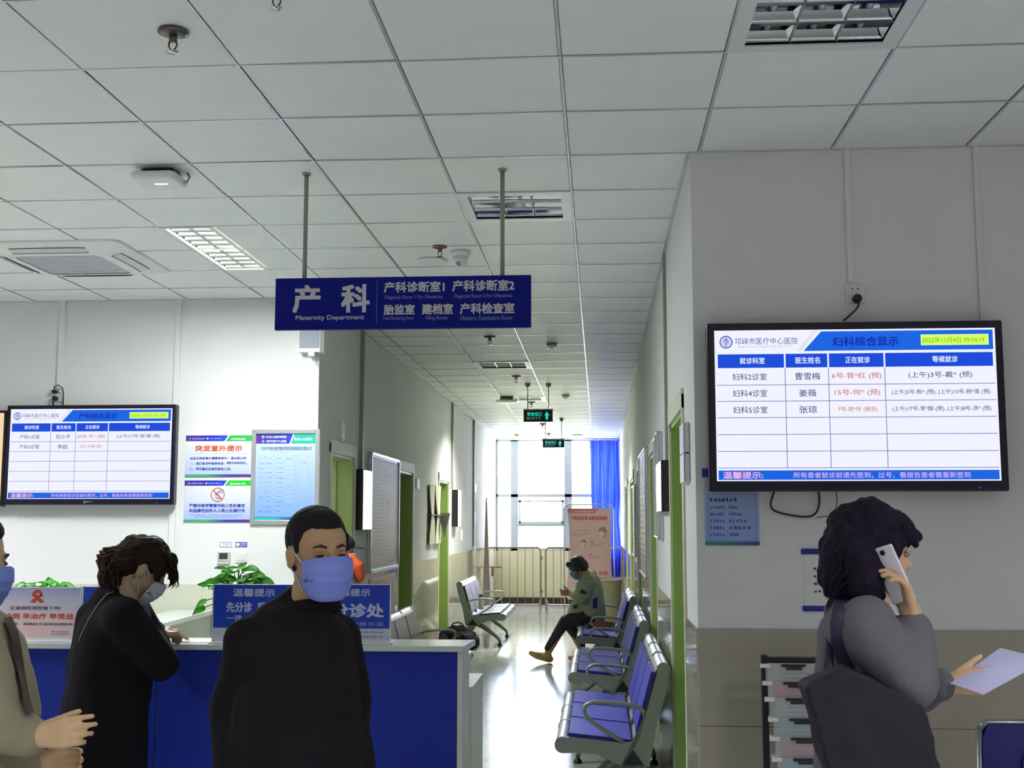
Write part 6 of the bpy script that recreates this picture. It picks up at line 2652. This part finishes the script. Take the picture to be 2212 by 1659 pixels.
strands(0, 110, wis3, [.005, .005, .004, .001], mat('dark_wavy_hair', (30, 22, 40)), 'hair_strands', ph_, 3)
p = W(1856, 1096, Y=Yp - .02) - ol
MB().box((p.x - .012, p.y - .012, p.z - .004), (p.x + .016, p.y + .012, p.z + .006), mat('clip_silver', (180, 186, 240),
                                                                                 rough=.15, metal=.8), bev=.003).build(
    'hair_clip', ph_)
eyes(ph_, hc3 - ol, R3c, .99)
rows = []
for q in (((1922, 1318), (1950, 1372)), ((1934, 1322), (1950, 1355))):
    pass
sv = [surf([jkt], x, y, .004) for x, y in ((1916, 1322), (1946, 1334), (1950, 1356), (1940, 1372))]
sv = [q - ol for q in sv if q is not None]
if len(sv) >= 3:
    pass
# phone: a thing of its own, held at the ear
pa = W(1908, 1196, Y=Yp - .115)
pb = W(1948, 1285, Y=Yp - .115)
d = (pb - pa)
phn = thing('mobile_phone', 'white mobile phone held against the ear of the woman in grey', 'phone', (pa + pb) / 2)
ang = math.atan2(d.z, d.x)
m_ = MB()
m_.box((-.075, -.004, -.034), (.075, .004, .034), mat('phone_white', (240, 238, 246), rough=.5), bev=.004)
m_.build('case', phn)
MB().box((-.068, .0038, -.031), (.068, .0046, .031), M_BLACK).build('display', phn)
for k in range(2):
    MB().lathe([(.007, -.0042), (.007, -.006), (.005, -.0065)], (-.06, 0, -.018 + k * .02), M_BLACK, n=12, axis='y').build(
        'camera_lens', phn)
phn.rotation_euler = (0, -ang, 0)
phn.rotation_euler = (Matrix.Rotation(-ang, 3, 'Y') @ Matrix.Rotation(.75, 3, 'X')).to_euler()
# paper in her other hand
c1, c2, c3, c4 = W(2052, 1476, Y=3.33), W(2161, 1399, Y=3.52), W(2262, 1424, Y=3.46), W(2124, 1500, Y=3.25)
cc = (c1 + c3) / 2
pp = MB()
rows = []
for i in range(7):
    a = c1.lerp(c2, i / 6)
    b = c4.lerp(c3, i / 6)
    rows.append([a.lerp(b, k / 6) + Vector((0, 0, .008 * math.sin(PI * k / 6) * math.sin(PI * i / 6) * 2)) - cc for k in
                 range(7)])
pp.grid(rows, mat('paper_bluish', (206, 206, 240), rough=.6))
pp.grid([[q - Vector((0, 0, .0012)) for q in r][::-1] for r in rows], mat('paper_bluish', (206, 206, 240)))
o = pp.build('held_paper')
o.location = cc
tag(o, 'white document sheet held out in the grey woman\'s hand', 'paper')
# shoulder bag with strap
bgc = W(1885, 1560, Y=Yp - .30)
bag2 = thing('tote_bag', 'large black tote bag hanging from the shoulder of the woman in grey', 'bag',
             (bgc.x, bgc.y, bgc.z))
ol2 = Vector(bag2.location)
YB = Yp - .27


def BQ(px, py, y=YB):
    return W(px, py, Y=y) - ol2


outl = [(1737, 1484), (1790, 1462), (1833, 1440), (1900, 1470), (1965, 1500), (2000, 1522), (2014, 1570), (2028, 1640),
        (2045, 1760), (1815, 1775), (1775, 1620)]
mbg = MB()
bm = bmesh.new()
fr_ = [bm.verts.new(BQ(x, y)) for x, y in outl]
bk_ = [bm.verts.new(BQ(x, y) + Vector((0, .11, 0))) for x, y in outl]
f1 = bm.faces.new(fr_[::-1])
f2 = bm.faces.new(bk_)
for i in range(len(outl)):
    j = (i + 1) % len(outl)
    bm.faces.new((fr_[i], fr_[j], bk_[j], bk_[i]))
bmesh.ops.triangulate(bm, faces=[f1, f2])
bmesh.ops.recalc_face_normals(bm, faces=bm.faces[:])
me = blob([('m', bm)], .010, 5)
bm.free()
wrinkle(me, .012, 8, 5)
bgo = link('bag_body', me, mat('bag_cloth', (28, 23, 36), rough=.75, bump=.3, bscale=30), bag2)
st_pts = []
for x, y in ((1831, 1288), (1822, 1318), (1817, 1350), (1818, 1385), (1826, 1420), (1835, 1450)):
    q = surf([jkt], x, y, .008)
    st_pts.append((q if q is not None else W(x, y, Y=Yp - .2)) - ol2)
sm = MB()
rows = []
for i, q in enumerate(st_pts):
    rows.append([q + Vector((-.019, 0, .002)), q + Vector((-.006, -.006, 0)), q + Vector((.008, -.006, 0)), q + Vector((.019, 0, .002))])
sm.grid(rows, mat('bag_strap', (40, 36, 62), rough=.6))
sm.grid([[q + Vector((0, .006, 0)) for q in r][::-1] for r in rows], mat('bag_strap', (40, 36, 62)))
back = [st_pts[0] + Vector((.0, 0, 0)), st_pts[0] + Vector((.0, .07, .03)), st_pts[0] + Vector((-.02, .15, -.05)),
        BQ(1790, 1400, Yp - .1), BQ(1790, 1480, Yp - .2)]
sm.tube(back, .012, mat('bag_strap', (40, 36, 62)), n=8)
sm.build('strap', bag2)

# ------------------------------------------------ 4. person cut off by the left edge
Yl = 3.2
le = thing('person', 'person in a striped beige coat and mask, cut by the left edge', 'person',
           (W(-70, 1400, Y=Yl).x, Yl, 0))
ol = Vector(le.location)
hc4 = W(-62, 1212, Y=Yl)
R3d = frame_from((.97, -.05, -.12))
nb4 = W(-82, 1318, Y=Yl)
shR4, shL4 = W(-60, 1365, Y=Yl - .17), W(-70, 1360, Y=Yl + .17)
chest4 = W(-70, 1430, Y=Yl)
pel4 = W(-60, 1640, Y=Yl)
pel4.z = .95
elR4, elL4 = W(-15, 1560, Y=Yl - .2), W(10, 1640, Y=Yl + .12)
wrR4, wrL4 = W(72, 1592, Y=Yl - .16), W(85, 1650, Y=Yl + .0)
skin = head_parts(hc4, R3d)
skin += [('c', hc4 + R3d @ Vector((0, -.02, -.06)), nb4, .052, .055), ('c', nb4, chest4, .07, .11),
         ('c', chest4, pel4, .12, .13), ('c', shR4, shL4, .045, .045)]
skin += limb(shR4, elR4, wrR4, .04, .034, .026) + limb(shL4, elL4, wrL4, .04, .034, .026)
hr, hl = pel4 + Vector((0, -.07, -.05)), pel4 + Vector((0, .07, -.05))
kr, kl = Vector((hr.x + .1, hr.y, .48)), Vector((hl.x - .05, hl.y, .48))
ar, al = Vector((hr.x + .12, hr.y, .1)), Vector((hl.x - .2, hl.y, .1))
skin += limb(hr, kr, ar, .08, .05, .036) + limb(hl, kl, al, .08, .05, .036)
skin += make_hand(wrR4, (.97, -.05, .14), (.1, .2, .95), (0, .95, -.1), (.22, .3, .42, .5), .12, .98, .3)
skin += make_hand(wrL4, (.97, -.1, .1), (.1, .2, .95), (0, -.9, -.1), (.3, .35, .4, .45), .2, .98, .35)
link('body', blob(local(le, skin), .005, 3), mat('skin_left', (212, 178, 136), rough=.5), le)
M_BEIGE = mat('beige_coat', (152, 146, 120), rough=.85, bump=.3, bscale=30)
cb = [('c', shR4, shL4, .068, .068), ('c', nb4 + Vector((0, 0, -.02)), chest4, .08, .14), ('c', shR4, chest4, .075, .145),
      ('c', shL4, chest4, .075, .14), ('c', chest4, pel4, .16, .185), ('c', pel4, pel4 + Vector((0, 0, -.35)), .19, .2)]
cb += [('c', W(-20, 1370, Y=Yl - .06), W(20, 1440, Y=Yl - .06), .05, .055), ('c', W(20, 1440, Y=Yl - .06),
                                                                           W(45, 1540, Y=Yl - .05), .055, .06)]
cb += limb(shR4, elR4, wrR4 + Vector((-.02, 0, 0)), .075, .07, .055) + limb(shL4, elL4, wrL4 + Vector((-.02, 0, 0)), .07,
                                                                          .06, .05)
me = blob(local(le, cb), .009, 5)
wrinkle(me, .013, 9, 1, .35)
cut_hem(me, .55)
lc = link('coat', me, M_BEIGE, le)
rows = []
for x, y in ((2, 1316), (12, 1338), (25, 1370), (35, 1410), (43, 1455), (52, 1500), (60, 1545)):
    q0, q1 = surf([lc], x - 12, y + 4, .012), surf([lc], x + 6, y, .012)
    if q0 is not None and q1 is not None:
        rows.append([q0 - ol, (q0 + q1) / 2 + Vector((0, -.004, 0)) - ol, q1 - ol])
if len(rows) > 2:
    MB().grid(rows, mat('stripe_brown', (72, 60, 48), rough=.85)).build('stripe', le)
tro = limb(hr, kr, ar, .09, .07, .055) + limb(hl, kl, al, .09, .07, .055)
link('trousers', blob(local(le, tro), .011, 4), mat('dark_trousers', (24, 24, 28)), le)
for an in (ar, al):
    link('shoe', blob(local(le, shoe_parts(an + Vector((0, 0, -.01)), (1, 0), .95)), .007, 2), M_SHOE, le)
short_hair(hc4, R3d, 1.05, le, M_HAIR)
eyes(le, hc4 - ol, R3d, 1.0)
add_mask(le, hc4 - ol, R3d, 1.0, M_MASK)

# ------------------------------------------------ 5. seated person looking at a phone
Yt = 14.5
se = thing('person', 'person in a pale green hooded jacket sitting on the third right bench with a phone', 'person',
           (W(1275, 1330, Y=Yt).x, Yt, 0))
ol = Vector(se.location)
Q = lambda px, py, dy=0.0: W(px, py, Y=Yt + dy)
hc5 = Q(1247, 1226)
R3e = frame_from((-.80, -.08, -.55), (-.45, 0, .85))
nb5 = Q(1266, 1248)
chest5, pel5 = Q(1272, 1275), Q(1279, 1326)
sh5 = [Q(1273, 1259, -.15), Q(1273, 1258, .15)]
el5 = [Q(1257, 1291, -.2), Q(1257, 1290, .18)]
wr5 = [Q(1232, 1282, -.06), Q(1232, 1282, .07)]
hp5 = [Q(1278, 1330, -.08), Q(1278, 1330, .09)]
kn5 = [Q(1222, 1341, -.1), Q(1226, 1345, .08)]
an5 = [Q(1184, 1394, -.1), Q(1257, 1384, .1)]
an5[0].z = .11
an5[1].z = .13
skin = head_parts(hc5, R3e, .98)
skin += [('c', hc5 + R3e @ Vector((0, -.02, -.06)), nb5, .05, .055), ('c', nb5, chest5, .07, .11), ('c', chest5, pel5, .12, .13)]
for k in (0, 1):
    skin += limb(sh5[k], el5[k], wr5[k], .042, .035, .026) + limb(hp5[k], kn5[k], an5[k], .075, .052, .036)
    skin += make_hand(wr5[k], (-.95, .1 * (1 - 2 * k), .1), (0, 0, 1), (0, 1 - 2 * k, .2), (.4, .5, .6, .6), .3, .95)
link('body', blob(local(se, skin), .006, 2), mat('skin_seated', (176, 130, 104), rough=.5), se)
M_PALE = mat('pale_jacket', (158, 166, 138), rough=.8, nscale=5, namt=.15)
jk = [('c', sh5[0], sh5[1], .08, .08), ('c', nb5, chest5, .09, .16), ('c', chest5, pel5, .17, .17),
      ('c', Q(1262, 1300), Q(1248, 1322), .15, .12), ('c', Q(1250, 1318, -.06), Q(1240, 1326, -.06), .09, .06),
      ('c', Q(1280, 1290), Q(1284, 1325), .1, .1),
      ('c', Q(1272, 1247, -.06), Q(1288, 1254, 0), .06, .055), ('c', Q(1266, 1248, -.05), Q(1280, 1242, .05), .06, .06)]
for k in (0, 1):
    jk += limb(sh5[k], el5[k], wr5[k] + Vector((.03, 0, 0)), .085, .078, .055)
me = blob(local(se, jk), .011, 4)
wrinkle(me, .014, 8, 2)
jo = link('jacket', me, M_PALE, se)


def patch(name, quad, m, o_list, nu=5, nv=5):
    rows_ = []
    for i in range(nu + 1):
        r_ = []
        for j in range(nv + 1):
            u, v = i / nu, j / nv
            x = (1 - u) * ((1 - v) * quad[0][0] + v * quad[3][0]) + u * ((1 - v) * quad[1][0] + v * quad[2][0])
            y = (1 - u) * ((1 - v) * quad[0][1] + v * quad[3][1]) + u * ((1 - v) * quad[1][1] + v * quad[2][1])
            q_ = surf(o_list, x, y, .006)
            if q_ is None:
                return
            r_.append(q_ - Vector(o_list[0].parent.location))
        rows_.append(r_)
    MB().grid(rows_, m).build(name, o_list[0].parent)


patch('sleeve_patch', [(1251, 1280), (1258, 1273), (1270, 1281), (1262, 1284)], mat('patch_dark', (62, 58, 66), rough=.8), [jo])
patch('back_patch', [(1281, 1294), (1290, 1289), (1290, 1314), (1280, 1314)], mat('patch_blue', (44, 44, 120), rough=.8), [jo])
patch('side_pocket', [(1238, 1308), (1249, 1305), (1248, 1314), (1240, 1316)], mat('patch_dark', (62, 58, 66)), [jo])
tro = []
for k in (0, 1):
    tro += limb(hp5[k], kn5[k], an5[k] + Vector((0, 0, .06)), .095, .072, .045)
link('trousers', blob(local(se, tro), .011, 3), mat('plum_leggings', (46, 38, 52), rough=.7), se)
M_SNK = mat('sneaker', (196, 164, 104), rough=.6)
for k, dr in ((0, (-1, -.05)), (1, (1, -.1))):
    a5 = an5[k]
    d_ = Vector((-1, 0, 0))
    g = Vector((a5.x, a5.y, .0))
    if k == 0:
        prt = [('c', a5 + Vector((0, 0, .01)), Vector((a5.x + .0, a5.y, .05)), .042, .045),
               ('c', Vector((a5.x + .02, a5.y, .045)), Vector((a5.x - .13, a5.y, .085)), .043, .045),
               ('c', Vector((a5.x - .13, a5.y, .08)), Vector((a5.x - .2, a5.y, .11)), .04, .03)]
    else:
        prt = [('c', a5, Vector((a5.x, a5.y, .055)), .04, .042),
               ('c', Vector((a5.x - .03, a5.y, .045)), Vector((a5.x + .08, a5.y, .045)), .042, .042),
               ('c', Vector((a5.x - .03, a5.y, .045)), Vector((a5.x - .14, a5.y, .04)), .042, .03)]
    so = link('sneaker', blob(local(se, prt), .007, 2), M_SNK, se)
    MB().tube([q - ol for q in (a5 + Vector((-.05, -.02, .01)), a5 + Vector((-.09, -.035, .0)), a5 + Vector((-.06, .03, -.0)))],
              .006, mat('lace_red', (176, 70, 40), rough=.6), n=6).build('lace', so)
P5 = lambda x, y, z: hc5 + R3e @ Vector((x, y, z))
hp = [('e', P5(0, -.02, .04), (.098, .112, .098), R3e), ('e', P5(0, -.065, -.01), (.094, .075, .085), R3e),
      ('c', P5(-.05, .06, .085), P5(.05, .06, .085), .04, .04), ('c', P5(.078, .03, .05), P5(.086, .015, -.02), .034, .028),
      ('c', P5(-.078, .03, .05), P5(-.086, .015, -.02), .034, .028)]
link('hair', blob(local(se, hp), .007, 2), mat('plum_hair', (36, 24, 40), rough=.5), se)
add_mask(se, hc5 - ol, R3e, 1.0, mat('mask_cyan', (96, 146, 200), rough=.7))
pq = Q(1224, 1279)
pm = thing('mobile_phone', 'small dark phone held in both hands by the seated person', 'phone', pq)
MB().box((-.075, -.035, -.005), (.06, .035, .004), M_BLACK, bev=.003).build('case', pm)
MB().box((-.07, -.031, .004), (.055, .031, .005), mat('phone_display', (60, 60, 70), rough=.1)).build('display', pm)
pm.rotation_euler = (0, .2, 0)
bs = MB()
me = blob([('c', (-.14, 0, .03), (.1, .02, .035), .03, .034), ('e', (0, 0, .022), (.16, .09, .02), None)], .008, 3)
wrinkle(me, .008, 14)
sc_ = thing('folded_cloth', 'reddish brown folded cloth lying on the bench beside the seated person', 'cloth', (.02, 13.95, .45))
link('cloth', me, mat('rust_cloth', (140, 70, 44), rough=.8), sc_)

# ------------------------------------------------ 6. person behind the man, mostly hidden
Yh = 8.1
hi = thing('person', 'person with orange hood and black cap, half hidden behind the man in black', 'person',
           (W(738, 1300, Y=Yh).x, Yh, 0))
ol = Vector(hi.location)
H_ = lambda px, py, dy=0.0: W(px, py, Y=Yh + dy)
hc6 = H_(735, 1190)
R3f = frame_from((.96, .1, -.1))
nb6 = H_(732, 1224)
shp = [H_(738, 1240, -.16), H_(742, 1240, .16)]
ch6, pl6 = H_(738, 1262), H_(738, 1400)
pl6.z = .85
elp = [H_(742, 1330, -.2), H_(742, 1330, .2)]
wrp = [H_(765, 1390, -.18), H_(765, 1390, .18)]
skin = head_parts(hc6, R3f) + [('c', hc6 + R3f @ Vector((0, -.02, -.06)), nb6, .05, .055), ('c', nb6, ch6, .07, .11),
                               ('c', ch6, pl6, .12, .12)]
leg = []
for k, s_ in ((0, -1), (1, 1)):
    skin += limb(shp[k], elp[k], wrp[k], .042, .035, .026)
    skin += make_hand(wrp[k], (.7, 0, -.6), (0, 0, 1), (0, -s_, 0), s=.95)
    a_ = pl6 + Vector((0, s_ * .09, -.02))
    b_, c__ = Vector((a_.x + .03, a_.y, .45)), Vector((a_.x, a_.y, .1))
    skin += limb(a_, b_, c__, .08, .05, .036)
    leg += limb(a_, b_, c__, .09, .07, .055)
    link('shoe', blob(local(hi, shoe_parts(c__ + Vector((0, 0, -.01)), (1, 0))), .009, 2), M_SHOE, hi)
link('body', blob(local(hi, skin), .007, 2), mat('skin_hidden', (186, 150, 120), rough=.5), hi)
jk = [('c', shp[0], shp[1], .075, .075), ('c', nb6 + Vector((0, 0, -.03)), ch6, .09, .14), ('c', ch6, pl6, .15, .16)]
for k in (0, 1):
    jk += limb(shp[k], elp[k], wrp[k], .078, .068, .05)
link('jacket', blob(local(hi, jk), .012, 4), mat('light_grey_jacket', (186, 190, 176), rough=.8), hi)
link('trousers', blob(local(hi, leg), .013, 3), mat('dark_trousers', (24, 24, 28)), hi)
hd = [('c', H_(757, 1206, -.1), H_(772, 1225, -.1), .035, .045), ('c', H_(772, 1225, -.1), H_(778, 1245, -.1), .045, .035),
      ('c', H_(776, 1244, -.1), H_(776, 1258, -.1), .03, .012)]
link('orange_hood', blob(local(hi, hd), .008, 3), mat('orange_fabric', (212, 84, 40), rough=.7), hi, label='orange hood')
P6 = lambda x, y, z: hc6 + R3f @ Vector((x, y, z))
cp = [('e', P6(0, -.01, .05), (.088, .106, .075), R3f)]
link('cap', blob(local(hi, cp), .007, 2), mat('cap_black', (40, 40, 48), rough=.7), hi, label='black cap')
MB().prism([(-.07, 0), (.07, 0), (.055, .06), (0, .08), (-.055, .06)], 'z', 0, .006, mat('cap_black', (40, 40, 48))).build(
    'cap_brim', hi)
br = [c for c in hi.children if c.name.startswith('cap_brim')][0]
br.matrix_local = Matrix.Translation(P6(0, .085, .03) - ol) @ R3f.to_4x4()
short_hair(hc6, R3f, 1.0, hi, M_HAIR, .007)
add_mask(hi, hc6 - ol, R3f, 1.0, M_MASKW)
